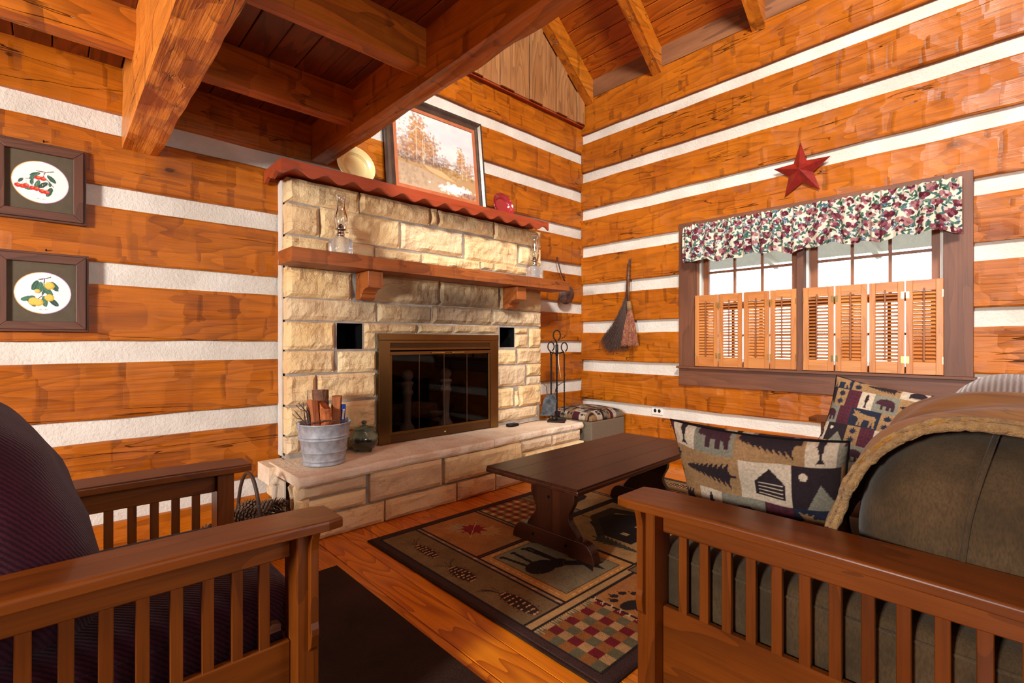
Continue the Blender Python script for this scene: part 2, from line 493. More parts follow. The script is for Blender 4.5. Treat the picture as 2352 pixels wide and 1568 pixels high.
class MB:
    def __init__(s):
        s.v = []; s.f = []; s.fm = []; s.c = None; s.tone = []

    def add(s, vs, fs, tone=None):
        b = len(s.v)
        s.v += [tuple(p) for p in vs]
        s.f += [tuple(i + b for i in f) for f in fs]
        s.tone += [tone] * len(vs)
        return b

    def box(s, x0, x1, y0, y1, z0, z1):
        vs = [(x, y, z) for x in (x0, x1) for y in (y0, y1) for z in (z0, z1)]
        s.add(vs, [(0, 1, 3, 2), (4, 6, 7, 5), (0, 4, 5, 1), (2, 3, 7, 6), (0, 2, 6, 4), (1, 5, 7, 3)])
        return s

    def obox(s, c, ax, ay, az):
        """box from centre and three half-axis vectors"""
        c, ax, ay, az = map(Vector, (c, ax, ay, az))
        vs = [c + ax * i + ay * j + az * k for i in (-1, 1) for j in (-1, 1) for k in (-1, 1)]
        s.add(vs, [(0, 1, 3, 2), (4, 6, 7, 5), (0, 4, 5, 1), (2, 3, 7, 6), (0, 2, 6, 4), (1, 5, 7, 3)])
        return s

    def prism(s, pts, dirv):
        """closed polygon (3d points) extruded by dirv"""
        n = len(pts)
        d = Vector(dirv)
        vs = [Vector(p) for p in pts] + [Vector(p) + d for p in pts]
        fs = [tuple(range(n))[::-1], tuple(range(n, 2 * n))] + [(i, (i + 1) % n, n + (i + 1) % n, n + i) for i in range(n)]
        s.add(vs, fs)
        return s

    def tube(s, path, rad, seg=8, cap=True, flat=1.0):
        path = [Vector(p) for p in path]
        n = len(path)
        rads = rad if isinstance(rad, (list, tuple)) else [rad] * n
        up = None
        vs = []
        for i, p in enumerate(path):
            t = (path[min(i + 1, n - 1)] - path[max(i - 1, 0)]).normalized()
            if up is None:
                up = Vector((0, 0, 1)) if abs(t.z) < 0.9 else Vector((1, 0, 0))
            u = t.cross(up)
            if u.length < 1e-4:
                u = t.cross(Vector((0, 1, 0)))
            u.normalize()
            w = u.cross(t).normalized()
            up = w
            for k in range(seg):
                a = 2 * PI * k / seg
                vs.append(p + (u * math.cos(a) + w * math.sin(a) * flat) * rads[i])
        fs = []
        for i in range(n - 1):
            for k in range(seg):
                k2 = (k + 1) % seg
                fs.append((i * seg + k, i * seg + k2, (i + 1) * seg + k2, (i + 1) * seg + k))
        if cap:
            fs.append(tuple(range(seg))[::-1])
            fs.append(tuple((n - 1) * seg + k for k in range(seg)))
        s.add(vs, fs)
        return s

    def lathe(s, prof, c, seg=32, sq=None, closed=False):
        vs = []
        for r, z in prof:
            for k in range(seg):
                a = 2 * PI * k / seg
                ca, sa = math.cos(a), math.sin(a)
                q = 1.0
                if sq:
                    q = 1.0 / (abs(ca) ** sq + abs(sa) ** sq) ** (1.0 / sq)
                vs.append((c[0] + r * q * ca, c[1] + r * q * sa, c[2] + z))
        fs = []
        n = len(prof)
        for i in range(n - 1):
            for k in range(seg):
                k2 = (k + 1) % seg
                fs.append((i * seg + k, i * seg + k2, (i + 1) * seg + k2, (i + 1) * seg + k))
        if not closed:
            if prof[0][0] > 1e-6:
                fs.append(tuple(range(seg))[::-1])
            if prof[-1][0] > 1e-6:
                fs.append(tuple((n - 1) * seg + k for k in range(seg)))
        s.add(vs, fs)
        return s

    def grid(s, nu, nv, fn, flip=False, wrapu=False):
        vs = [fn(i / (nu - (0 if wrapu else 1)), j / (nv - 1)) for j in range(nv) for i in range(nu)]
        fs = []
        for j in range(nv - 1):
            for i in range(nu if wrapu else nu - 1):
                i2 = (i + 1) % nu
                q = (j * nu + i, j * nu + i2, (j + 1) * nu + i2, (j + 1) * nu + i)
                fs.append(q[::-1] if flip else q)
        s.add(vs, fs)
        return s

    def ellipsoid(s, c, r, e1=1.0, e2=1.0, nu=48, nv=28, rot=None, warp=None):
        def sg(x, e):
            return math.copysign(abs(x) ** e, x)
        c = Vector(c)

        def fn(u, v):
            a = 2 * PI * u; b = PI * (v - 0.5)
            p = Vector((r[0] * sg(math.cos(b), e1) * sg(math.cos(a), e2), r[1] * sg(math.cos(b), e1) * sg(math.sin(a), e2), r[2] * sg(math.sin(b), e1)))
            if warp:
                p = Vector(warp(p))
            if rot:
                p = rot @ p
            return c + p
        s.grid(nu, nv, fn, wrapu=True)
        return s

    def build(s, name, mat, parent=None, smooth=False, bevel=0.0, subsurf=0, segs=2, local=False, mats=None, angle=35):
        me = bpy.data.meshes.new(name)
        off = Vector((0, 0, 0))
        if parent is not None and not local:
            off = root_of(parent).location
        vs = [(p[0] - off[0], p[1] - off[1], p[2] - off[2]) for p in s.v]
        me.from_pydata(vs, [], s.f)
        me.update()
        bm = bmesh.new(); bm.from_mesh(me)
        bmesh.ops.recalc_face_normals(bm, faces=bm.faces)
        bm.to_mesh(me); bm.free()
        if any(t is not None for t in s.tone):
            ca = me.color_attributes.new('Col', 'FLOAT_COLOR', 'POINT')
            arr = np.zeros((len(s.v), 4), dtype=np.float32)
            for i, t in enumerate(s.tone):
                if t is not None:
                    arr[i, :3] = t
            arr[:, 3] = 1
            ca.data.foreach_set('color', arr.ravel())
        if s.c is not None:
            ca = me.color_attributes.new('Col', 'FLOAT_COLOR', 'POINT')
            ca.data.foreach_set('color', np.asarray(s.c, dtype=np.float32).ravel())
        me.materials.append(mat)
        if smooth:
            me.shade_smooth() if hasattr(me, 'shade_smooth') else None
            me.polygons.foreach_set('use_smooth', [True] * len(me.polygons))
        o = bpy.data.objects.new(name, me)
        COL.objects.link(o)
        if parent is not None:
            o.parent = parent
        if bevel:
            md = o.modifiers.new('bevel', 'BEVEL')
            md.width = bevel; md.segments = segs; md.limit_method = 'ANGLE'; md.angle_limit = R(angle)
        if subsurf:
            md = o.modifiers.new('sub', 'SUBSURF'); md.levels = subsurf; md.render_levels = subsurf
        return o


def tag(o, label, cat, group=None):
    o['label'] = label; o['category'] = cat
    if group:
        o['group'] = group
    return o


def thing(name, label, cat, loc, group=None):
    o = bpy.data.objects.new(name, None)
    o.empty_display_size = 0.1
    COL.objects.link(o)
    o.location = loc
    return tag(o, label, cat, group)


def structure(o):
    o['kind'] = 'structure'
    return o


def nz(x, y, z, s=1.0):
    return noise.noise(Vector((x * s, y * s, z * s)))


def hewn(mb, p0, p1, up, out, w, h0, h1, rough=0.006, step=0.05, seed=0, nh=8, edge=0.006):
    """hewn timber: runs p0->p1; out = direction of the visible face, up = height axis; h0/h1 functions of length"""
    p0, p1, up, out = Vector(p0), Vector(p1), Vector(up), Vector(out)
    L = (p1 - p0).length
    d = (p1 - p0) / L
    n = max(2, int(L / step))
    vs = []
    m = nh + 4
    for i in range(n + 1):
        t = i * L / n
        a = h0(t / L) + nz(t * 3, seed, 1) * edge
        b = h1(t / L) + nz(t * 3, seed, 9) * edge
        base = p0 + d * t
        ring = []
        ring.append(base + up * a - out * w)
        ring.append(base + up * a - out * 0.004)
        for j in range(nh):
            f = (j + 0.25) / (nh - 0.5)
            z = a + (b - a) * f
            cell = nz(t * 6.0 + nz(z * 3, seed, 3) * 0.7, z * 7.0, seed * 3.7)
            cell = round(cell * 3.5) / 3.5
            ring.append(base + up * z + out * (cell * rough + nz(t * 1.2, z * 3, seed) * rough))
        ring.append(base + up * b - out * 0.004)
        ring.append(base + up * b - out * w)
        vs += ring
    fs = []
    for i in range(n):
        for j in range(m - 1):
            fs.append((i * m + j, (i + 1) * m + j, (i + 1) * m + j + 1, i * m + j + 1))
        fs.append((i * m + m - 1, (i + 1) * m + m - 1, (i + 1) * m, i * m))
    fs.append(tuple(range(m)))
    fs.append(tuple(n * m + k for k in range(m))[::-1])
    mb.add(vs, fs)


def beam4(mb, p0, p1, up, side, w, h, rough=0.006, step=0.06, seed=0, nsub=4):
    """timber visible on all sides; p0/p1 = centre of bottom face"""
    p0, p1, up, side = Vector(p0), Vector(p1), Vector(up), Vector(side)
    L = (p1 - p0).length; d = (p1 - p0) / L
    n = max(2, int(L / step))
    ringp = []
    for k in range(nsub):
        ringp.append((-0.5 + k / nsub, 0))
    for k in range(nsub):
        ringp.append((0.5, k / nsub))
    for k in range(nsub):
        ringp.append((0.5 - k / nsub, 1))
    for k in range(nsub):
        ringp.append((-0.5, 1 - k / nsub))
    m = len(ringp)
    vs = []
    for i in range(n + 1):
        t = i * L / n
        for (a, b) in ringp:
            q = p0 + d * t + side * (a * w) + up * (b * h)
            cell = round(nz(t * 5, a * 5 + seed, b * 5) * 4) / 4
            dv = cell * rough + nz(t * 1.5, a * 2 + seed, b * 2 + 4) * rough
            cen = p0 + d * t + up * (h / 2)
            q = q + (q - cen).normalized() * dv
            vs.append(q)
    fs = []
    for i in range(n):
        for j in range(m):
            j2 = (j + 1) % m
            fs.append((i * m + j, i * m + j2, (i + 1) * m + j2, (i + 1) * m + j))
    fs.append(tuple(range(m))[::-1]); fs.append(tuple(n * m + k for k in range(m)))
    mb.add(vs, fs)


# ============================================================ ROOM SHELL
DB = 3.21      # log face of the fireplace wall (Y)
DR = 4.0       # log face of the window wall (X)
XL, YB = -2.6, -2.4

fl = MB()
x = XL
i = 0
while x < 4.2:
    # boards run toward the fireplace; joints fall at 0.995 + k*0.14
    fl.box(x + 0.001, x + 0.1375, YB, 3.3, -0.03, 0.0 - (0.0006 if i % 2 else 0.0))
    x += 0.14; i += 1
flo = fl.build('floor', M['floor'], bevel=0.0015, segs=1)
structure(flo)
sub = MB().box(XL, 4.3, YB, 3.6, -0.08, -0.012)
structure(sub.build('floor', M['void']))

# logs of the fireplace wall
back_rows = [(0.0, .153), (.266, .572), (.691, .972), (1.085, 1.366), (1.481, 1.761), (1.870, 2.138), (2.248, 2.52), (2.637, 2.916), (3.027, 3.30)]
wb = MB()
for (xa, xb_, za, zb) in ((XL, 1.05, 0, 5.6), (3.24, 4.1, 0, 5.6), (1.05, 3.24, 2.0, 5.6)):
    wb.box(xa, xb_, DB + 0.028, DB + 0.16, za, zb)
wbo = structure(wb.build('wall_back', M['chink']))
for k, (za, zb) in enumerate(back_rows):
    segs_ = [(XL, 4.12)] if za > 2.2 else [(XL, 1.036), (3.252, 4.12)]
    if 2.0 > za > 1.8:
        segs_ = [(XL, 1.036), (3.252, 4.12)]
    for (xa, xb_) in segs_:
        mb = MB()
        hewn(mb, (xa, DB, 0), (xb_, DB, 0), (0, 0, 1), (0, -1, 0), 0.10, lambda t, z=za: z, lambda t, z=zb: z, 0.006, 0.045, seed=k * 7 + 1)
        mb.build('log', M['logX'], wbo)
    if 1.8 < za < 2.0:   # the same log shows again above the stone shelf
        mb = MB()
        hewn(mb, (1.036, DB + 0.002, 0), (3.252, DB + 0.002, 0), (0, 0, 1), (0, -1, 0), 0.10, lambda t: 2.09, lambda t, z=zb: z, 0.003, 0.06, seed=k * 7 + 1)
        mb.build('log', M['logX'], wbo)

# window wall
WY0, WY1, WZ0, WZ1 = 0.36, 1.985, 0.865, 1.985
right_rows = [(-0.02, .05), (.13, .391), (.492, .776), (.889, 1.167), (1.282, 1.557), (1.667, 1.947), (2.052, 2.328), (2.436, 2.715), (2.826, 3.114), (3.2175, 3.555)]
wr = MB()
for (ya, yb_, za, zb) in ((YB, WY0, 0, 3.75), (WY1, 3.3, 0, 3.75), (WY0, WY1, 0, WZ0), (WY0, WY1, WZ1, 3.75)):
    wr.box(DR + 0.028, DR + 0.15, ya, yb_, za, zb)
wro = structure(wr.build('wall_right', M['chink']))
for k, (za, zb) in enumerate(right_rows):
    segs_ = [(YB, 3.21)]
    if zb > WZ0 and za < WZ1:
        segs_ = [(YB, WY0 - 0.01), (WY1 + 0.01, 3.21)]
    for (ya, yb_) in segs_:
        mb = MB()
        hewn(mb, (DR, ya, 0), (DR, yb_, 0), (0, 0, 1), (-1, 0, 0), 0.10, lambda t, z=za: z, lambda t, z=zb: z, 0.007, 0.045, seed=k * 11 + 50)
        mb.build('log', M['logY'], wro)

# gable boards above the fireplace wall
SL = 0.765
def roofz(x):
    return 3.735 + (DR - x) * SL
gb = MB()
xs = [3.985, 3.76, 3.71, 3.47, 3.42, 3.2, 3.15, 2.92, 2.87, 2.62, 2.57, 2.32, 2.27, 2.0, 1.95, 1.7, 1.65, 1.4, 1.35, 1.1, 1.05, 0.8, 0.75, 0.5]
k = 0
x = 3.985
ws = [0.115, 0.16, 0.15, 0.2, 0.17, 0.2, 0.16, 0.2, 0.16, 0.2, 0.16, 0.2, 0.16, 0.2, 0.16, 0.2]
for k, w in enumerate(ws):
    x1 = x - w + 0.004
    yf = DB - 0.06 + (0.018 if k % 2 else 0.0)
    gb = MB()
    gb.prism([(x, yf, 3.30), (x1, yf, 3.30), (x1, yf, roofz(x1) - 0.02), (x, yf, roofz(x) - 0.02)], (0, 0.022, 0))
    gb.build('gable_board', M['gable'], wbo, bevel=0.002, segs=1)
    x -= w - (0.0)
gc = MB().box(1.0, 4.0, DB - 0.035, DB + 0.01, 3.285, 3.30)
structure(gc.build('trim_1', M['redwood']))
gk = MB().prism([(XL, DB + 0.02, 3.3), (4.05, DB + 0.02, 3.3), (4.05, DB + 0.02, 3.8), (1.2, DB + 0.02, 6.0), (XL, DB + 0.02, 6.0)], (0, 0.05, 0))
structure(gk.build('wall_back', M['gable']))

# roof deck (boards run along Y)
rf = MB()
xx = DR + 0.15
RIDGE = 1.2
nrm = Vector((SL, 0, 1)).normalized()
k = 0
while xx > RIDGE:
    x1 = xx - 0.108
    g = 0.0035
    rf.prism([(xx - g, YB, roofz(xx - g)), (x1 + g, YB, roofz(x1 + g)), (x1 + g, YB, roofz(x1 + g) + 0.03), (xx - g, YB, roofz(xx - g) + 0.03)], (0, 3.35 - YB, 0))
    xx = x1
rfo = structure(rf.build('ceiling', M['roofdeck'], bevel=0.002, segs=1))
rk = MB()
rk.prism([(DR + 0.3, YB, roofz(DR + 0.3) + 0.03), (RIDGE, YB, roofz(RIDGE) + 0.03), (RIDGE, YB, roofz(RIDGE) + 0.08), (DR + 0.3, YB, roofz(DR + 0.3) + 0.08)], (0, 3.5 - YB, 0))
structure(rk.build('ceiling', M['void']))
# boards closing the eave between rafters
bk = MB()
for (ya, yb_) in ((-2.4, 3.2),):
    bk.box(DR + 0.0, DR + 0.03, ya, yb_, 3.556, 3.74)
structure(bk.build('trim_2', M['blocking'], bevel=0.003))
# rafters
for k, (ya, yb_, lab) in enumerate(((3.06, 3.15, 'orange pine rafter running up against the vertical gable boards'),
                                    (2.295, 2.385, 'hewn orange rafter crossing the sloped ceiling between two neighbours'),
                                    (1.413, 1.51, 'short visible rafter end above the window wall nearest the top of the picture'),
                                    (0.53, 0.62, ''), (-0.35, -0.26, ''), (-1.23, -1.14, ''))):
    if not lab:
        lab = 'hewn rafter on the sloped ceiling outside the picture'
        continue
    mb = MB()
    a = Vector((DR, (ya + yb_) / 2, roofz(DR) - 0.235)); b = Vector((RIDGE + 0.1, (ya + yb_) / 2, roofz(RIDGE + 0.1) - 0.235))
    dd = (b - a).normalized()
    upv = Vector((SL, 0, 1)).normalized()
    beam4(mb, a + upv * 0.0, b, upv, (0, 1, 0), yb_ - ya, 0.185, 0.005 if k else 0.001, seed=k * 3 + 5)
    o = mb.build('rafter', M['beamX'])
    tag(o, lab, 'rafter', 'rafters under the sloped ceiling')

# loft: deck, joists, carrying beams
CZ = 2.485
ld = MB()
x = XL
for k in range(40):
    if x + 0.13 > 1.36:
        break
    ld.box(x + 0.002, x + 0.128, YB, 3.22, CZ - (0.002 if k % 2 else 0), CZ + 0.03)
    x += 0.13
structure(ld.build('ceiling', M['deck'], bevel=0.003, segs=1))
structure(MB().box(XL, 1.30, YB, 3.24, CZ + 0.031, CZ + 0.05).build('ceiling', M['void']))  # unseen layer added above the deck to stop light leaking through gaps
def add_beam(name, lab, cat, p0, p1, side, w, h, mat, rough=0.006, seed=0, group=None):
    mb = MB()
    beam4(mb, p0, p1, (0, 0, 1), side, w, h, rough, seed=seed)
    o = mb.build(name, mat)
    return tag(o, lab, cat, group)
add_beam('ceiling_beam', 'long carrying beam at the open edge of the loft, ending above the cream plate', 'beam',
         (1.275, YB, 2.25), (1.275, 3.2, 2.25), (1, 0, 0), 0.105, 0.34, M['beamY'], 0.007, 3)
add_beam('ceiling_beam', 'massive rough hewn beam above the framed fruit prints, shorter toward the wall', 'beam',
         (0.337, YB, 2.07), (0.337, 3.2, 2.07), (1, 0, 0), 0.152, 0.41, M['hewn'], 0.009, 17)
jy = [2.60, 1.87, 0.97]
jlab = ['ceiling joist under the loft closest to the chimney wall', 'ceiling joist under the loft, second from the chimney wall', 'x']
for k, y in enumerate(jy[:2]):
    for (xa, xb_, q) in ((XL, 0.262, 'left of the massive hewn beam'), (0.412, 1.224, 'between the two carrying beams')):
        if k == 1 and xa == XL:
            continue
        add_beam('ceiling_joist', jlab[k] + ', ' + q, 'joist', (xa, y + 0.04, 2.304), (xb_, y + 0.04, 2.304), (0, 1, 0), 0.085, 0.18, M['beamX'], 0.003, 30 + k * 3, 'joists carrying the loft floor')

# ============================================================ WINDOW
cx = DR - 0.018     # casing face
win = structure(bpy.data.objects.new('window_1', None)); COL.objects.link(win)
def wbx(name, mat, x0, x1, y0, y1, z0, z1, bev=0.002, parent=win):
    return MB().box(x0, x1, y0, y1, z0, z1).build(name, mat, parent, bevel=bev, segs=1)
CY0, CY1, CZ0, CZ1 = 0.245, 2.116, 0.705, 2.10
wbx('casing', M['trimZ'], cx, DR + 0.03, CY0, 0.38, 0.868, CZ1)
wbx('casing', M['trimZ'], cx, DR + 0.03, 1.97, CY1, 0.868, CZ1)
wbx('casing', M['trimY'], cx + 0.001, DR + 0.03, 0.38, 1.97, 1.975, CZ1)
wbx('apron', M['trimY'], cx, DR + 0.03, CY0, CY1, CZ0, 0.85)
wbx('sill', M['trimY'], cx - 0.025, DR + 0.10, CY0 - 0.015, CY1 + 0.015, 0.85, 0.868)
wbx('mullion', M['trimZ'], cx, DR + 0.10, 1.147, 1.192, 0.868, 1.975)
# jambs
for (a, b) in ((0.36, 0.383), (1.962, 1.985)):
    wbx('jamb', M['sashZ'], cx + 0.03, DR + 0.15, a, b, 0.868, 1.985)
wbx('head_jamb', M['sashY'], cx + 0.03, DR + 0.15, 0.36, 1.985, 1.965, 1.985)
SX = DR + 0.065
for (a, b) in ((1.192, 1.962), (0.383, 1.147)):
    # side tracks
    for (p, q) in ((a, a + 0.018), (b - 0.018, b)):
        wbx('sash_track', M['white'], SX - 0.02, SX + 0.05, p, q, 0.87, 1.965, 0.001)
    for (z0, z1, xo) in ((0.87, 1.385, -0.012), (1.36, 1.965, 0.02)):
        X0, X1 = SX + xo, SX + xo + 0.03
        ya, yb_ = a + 0.018, b - 0.018
        mb = MB()
        mb.box(X0, X1, ya, ya + 0.045, z0, z1); mb.box(X0, X1, yb_ - 0.045, yb_, z0, z1)
        mb.box(X0, X1, ya + 0.045, yb_ - 0.045, z0, z0 + 0.045); mb.box(X0, X1, ya + 0.045, yb_ - 0.045, z1 - 0.04, z1)
        sash = mb.build('sash', M['sashZ'], win, bevel=0.002, segs=1)
        iw = (yb_ - ya - 0.09)
        mb = MB()
        for k in (1, 2):
            yy = ya + 0.045 + iw * k / 3
            mb.box(X0 + 0.004, X1 - 0.004, yy - 0.0095, yy + 0.0095, z0 + 0.045, z1 - 0.04)
        zm = (z0 + 0.045 + z1 - 0.04) / 2
        mb.box(X0 + 0.005, X1 - 0.005, ya + 0.045, yb_ - 0.045, zm - 0.0095, zm + 0.0095)
        mb.build('muntin', M['sashZ'], sash)
        MB().box(X0 + 0.012, X0 + 0.015, ya + 0.02, yb_ - 0.02, z0 + 0.02, z1 - 0.02).build('pane', M['glass'], sash)

# pale porch roof seen through the glass
pr = thing('porch_roof', 'pale porch roof with sloping rafters outside the window panes', 'roof', (5.0, 1.5, 2.3))
MB().prism([(4.35, -4, 2.62), (7.0, -4, 2.12), (7.0, -4, 2.16), (4.35, -4, 2.66)], (0, 12, 0)).build('roof_panel', M['white'], pr)
for k in range(9):
    y = -3.2 + k * 1.1
    MB().prism([(4.35, y, 2.54), (7.0, y, 2.04), (7.0, y, 2.12), (4.35, y, 2.62)], (0, 0.06, 0)).build('porch_rafter', M['white'], pr)
for y in (-3.5, 0.4, 5.2):
    MB().box(6.85, 6.97, y, y + 0.12, -0.3, 2.06).build('porch_post', M['white'], pr)
gr = MB().box(4.25, 40, -30, 40, -0.4, -0.3)
structure(gr.build('ground', M['concrete']))

# shutters
SHX = cx - 0.006
def shutter(y0, y1, kind, lab):
    z0, z1 = 0.873, 1.466
    t = thing('window_shutter', lab, 'shutter', (SHX, (y0 + y1) / 2, z0), 'louvred half shutters across the window')
    X0, X1 = SHX - 0.02, SHX
    st = 0.035
    for (qa, qb) in ((y0, y0 + st), (y1 - st, y1)):
        MB().box(X0, X1, qa, qb, z0, z1).build('stile', M['shutterZ'], t, bevel=0.002, segs=1)
    zb, zt = z0 + 0.078, z1 - 0.068
    for (qa, qb) in ((z0, zb), (zt, z1)):
        MB().box(X0 + 0.001, X1 - 0.001, y0 + st, y1 - st, qa, qb).build('rail', M['shutterY'], t, bevel=0.0015, segs=1)
    mb = MB()
    n = 19
    ang = R(48) if kind == 'c' else R(24)
    cxm = (X0 + X1) / 2 + 0.004
    for k in range(n):
        z = zb + (zt - zb) * (k + 0.5) / n
        hw = 0.0138
        ax = Vector((math.cos(ang) * hw, 0, math.sin(ang) * hw))
        az = Vector((-math.sin(ang) * 0.0022, 0, math.cos(ang) * 0.0022))
        mb.obox((cxm, (y0 + y1) / 2, z), ax, (0, (y1 - y0) / 2 - st, 0), az)
    mb.build('louver', M['shutterY'], t)
    rx = X0 - 0.009
    off = {'c': 0.0, 'o': 0.006}[kind]
    MB().box(rx, rx + 0.009, (y0 + y1) / 2 - 0.0045 + off, (y0 + y1) / 2 + 0.0045 + off, zb + 0.008, zt + 0.016).build('tilt_rod', M['sashZ'], t, bevel=0.002, segs=1)
    return t, X0, z0, z1
names = ['first shutter panel, next to the left casing', 'second shutter panel from the left casing', 'third shutter panel from the left casing',
         'fourth shutter panel, against the left side of the centre post', 'fifth shutter panel, against the right side of the centre post',
         'sixth shutter panel, second right of the centre post', 'seventh shutter panel, with a wide open louvre gap', 'eighth shutter panel, next to the right casing']
edges = []
px_ = [(1596, 1648), (1650, 1704), (1707.5, 1766.5), (1768.5, 1828.5), (1844, 1914.6), (1918, 1991.7), (1996, 2077), (2080.5, 2167)]
kinds = 'coccocoo'
kinds = ['c', 'o', 'c', 'o', 'o', 'c', 'o', 'c']
for k, (a, b) in enumerate(px_):
    ya = atX(a, 784, SHX - 0.02)[1]; yb_ = atX(b, 784, SHX - 0.02)[1]
    t, X0, z0, z1 = shutter(yb_, ya, kinds[k], 'honey wood ' + names[k])
    # hinges
    hy = {0: [ya, yb_], 1: [ya], 2: [yb_], 3: [ya, yb_], 4: [ya, yb_], 5: [ya], 6: [yb_], 7: [ya, yb_]}[k]
    for y in hy:
        for z in (z0 + 0.09, z1 - 0.09):
            s_ = -1 if y == ya else 1
            edge = (k in (0,) and y == ya) or (k == 3 and y == yb_) or (k == 4 and y == ya) or (k == 7 and y == yb_)
            w = 0.005 if edge else 0.017
            MB().box(X0 - 0.0015, X0 + 0.0, min(y, y + s_ * w), max(y, y + s_ * w), z - 0.022, z + 0.022).build('hinge', M['brassB'], t)

# ------------------------------------------------------------ paint canvas
class Canvas:
    def __init__(s, w, h, base, nx, ny):
        s.w, s.h, s.nx, s.ny = w, h, nx, ny
        u = np.linspace(0, w, nx); v = np.linspace(0, h, ny)
        s.U, s.V = np.meshgrid(u, v)
        s.C = np.zeros((ny, nx, 4), dtype=np.float32)
        s.C[...] = base

    def put(s, mask, col, a=1.0):
        s.C[mask] = s.C[mask] * (1 - a) + np.array(col, dtype=np.float32) * a

    def rect(s, x0, y0, x1, y1, col):
        s.put((s.U >= min(x0, x1)) & (s.U <= max(x0, x1)) & (s.V >= min(y0, y1)) & (s.V <= max(y0, y1)), col)

    def frame(s, x0, y0, x1, y1, w, col):
        s.rect(x0, y0, x1, y0 + w, col); s.rect(x0, y1 - w, x1, y1, col); s.rect(x0, y0, x0 + w, y1, col); s.rect(x1 - w, y0, x1, y1, col)

    def ell(s, cx, cy, rx, ry, col, ang=0.0, a=1.0):
        dx, dy = s.U - cx, s.V - cy
        c, q = math.cos(ang), math.sin(ang)
        s.put(((dx * c + dy * q) / rx) ** 2 + ((-dx * q + dy * c) / ry) ** 2 <= 1, col, a)

    def poly(s, pts, col, clip=None):
        m = np.zeros(s.U.shape, dtype=bool)
        n = len(pts)
        xs = [p[0] for p in pts]; ys = [p[1] for p in pts]
        bb = (s.U >= min(xs)) & (s.U <= max(xs)) & (s.V >= min(ys)) & (s.V <= max(ys))
        if not bb.any():
            return
        U, V = s.U[bb], s.V[bb]
        ins = np.zeros(U.shape, dtype=bool)
        for i in range(n):
            x1, y1 = pts[i]; x2, y2 = pts[(i + 1) % n]
            if y1 == y2:
                continue
            c = ((V > min(y1, y2)) & (V <= max(y1, y2)))
            xi = x1 + (V - y1) * (x2 - x1) / (y2 - y1)
            ins ^= c & (U < xi)
        m[bb] = ins
        if clip is not None:
            m &= clip
        s.put(m, col)

    def line(s, p, q, w, col):
        dx, dy = q[0] - p[0], q[1] - p[1]
        L2 = dx * dx + dy * dy + 1e-12
        t = np.clip(((s.U - p[0]) * dx + (s.V - p[1]) * dy) / L2, 0, 1)
        d = np.hypot(s.U - p[0] - t * dx, s.V - p[1] - t * dy)
        s.put(d <= w / 2, col)

    def path(s, pts, w, col):
        for a, b in zip(pts[:-1], pts[1:]):
            s.line(a, b, w, col)

    def noisy(s, amt, sx, sy, seed=0):
        rng = np.random.RandomState(seed)
        gx, gy = max(2, int(s.w / sx)), max(2, int(s.h / sy))
        g = rng.rand(gy + 2, gx + 2)
        fx = s.U / s.w * gx; fy = s.V / s.h * gy
        ix, iy = np.floor(fx).astype(int).clip(0, gx), np.floor(fy).astype(int).clip(0, gy)
        tx, ty = fx - ix, fy - iy
        tx = tx * tx * (3 - 2 * tx); ty = ty * ty * (3 - 2 * ty)
        v = (g[iy, ix] * (1 - tx) + g[iy, ix + 1] * tx) * (1 - ty) + (g[iy + 1, ix] * (1 - tx) + g[iy + 1, ix + 1] * tx) * ty
        return v

    def shapes(s, pts, x0, y0, w, h, col, flipx=False, flipy=False, rot=0):
        out = []
        for (a, b) in pts:
            if rot == 1:
                a, b = b, 1 - a
            if rot == 2:
                a, b = 1 - a, 1 - b
            if rot == 3:
                a, b = 1 - b, a
            if flipx:
                a = 1 - a
            if flipy:
                b = 1 - b
            out.append((x0 + a * w, y0 + b * h))
        s.poly(out, col)


def fir():
    L = [(0.5, 1.0)]
    n = 9
    for i in range(1, n + 1):
        y = 1 - i / n * 0.88
        w = 0.06 + 0.42 * i / n
        L.append((0.5 + w, y - 0.01)); L.append((0.5 + w * 0.45, y + 0.02))
    L += [(0.54, 0.1), (0.54, 0.0), (0.46, 0.0), (0.46, 0.1)]
    for i in range(n, 0, -1):
        y = 1 - i / n * 0.88
        w = 0.06 + 0.42 * i / n
        L.append((0.5 - w * 0.45, y + 0.02)); L.append((0.5 - w, y - 0.01))
    return L
BEAR = [(0.02, 0.45), (0.05, 0.6), (0.16, 0.72), (0.22, 0.82), (0.28, 0.78), (0.45, 0.86), (0.7, 0.84), (0.9, 0.7), (0.96, 0.45), (0.95, 0.1), (0.82, 0.08), (0.8, 0.3), (0.7, 0.35), (0.7, 0.08), (0.56, 0.08), (0.56, 0.36), (0.42, 0.34), (0.4, 0.08), (0.27, 0.08), (0.27, 0.38), (0.16, 0.42), (0.08, 0.4)]
MOOSE = [(0.02, 0.6), (0.05, 0.68), (0.12, 0.72), (0.06, 0.85), (0.02, 1.0), (0.12, 0.9), (0.18, 0.98), (0.2, 0.86), (0.3, 0.95), (0.26, 0.78), (0.36, 0.8), (0.6, 0.74), (0.86, 0.74), (0.96, 0.6), (0.93, 0.4), (0.97, 0.0), (0.9, 0.0), (0.84, 0.34), (0.8, 0.0), (0.73, 0.0), (0.74, 0.42), (0.5, 0.42), (0.46, 0.0), (0.39, 0.0), (0.38, 0.36), (0.33, 0.0), (0.27, 0.0), (0.28, 0.45), (0.2, 0.55), (0.1, 0.56)]
FISH = [(0.0, 0.5), (0.12, 0.62), (0.35, 0.7), (0.42, 0.82), (0.5, 0.68), (0.75, 0.58), (0.84, 0.55), (1.0, 0.78), (0.95, 0.5), (1.0, 0.22), (0.84, 0.45), (0.62, 0.36), (0.55, 0.24), (0.48, 0.33), (0.2, 0.36)]
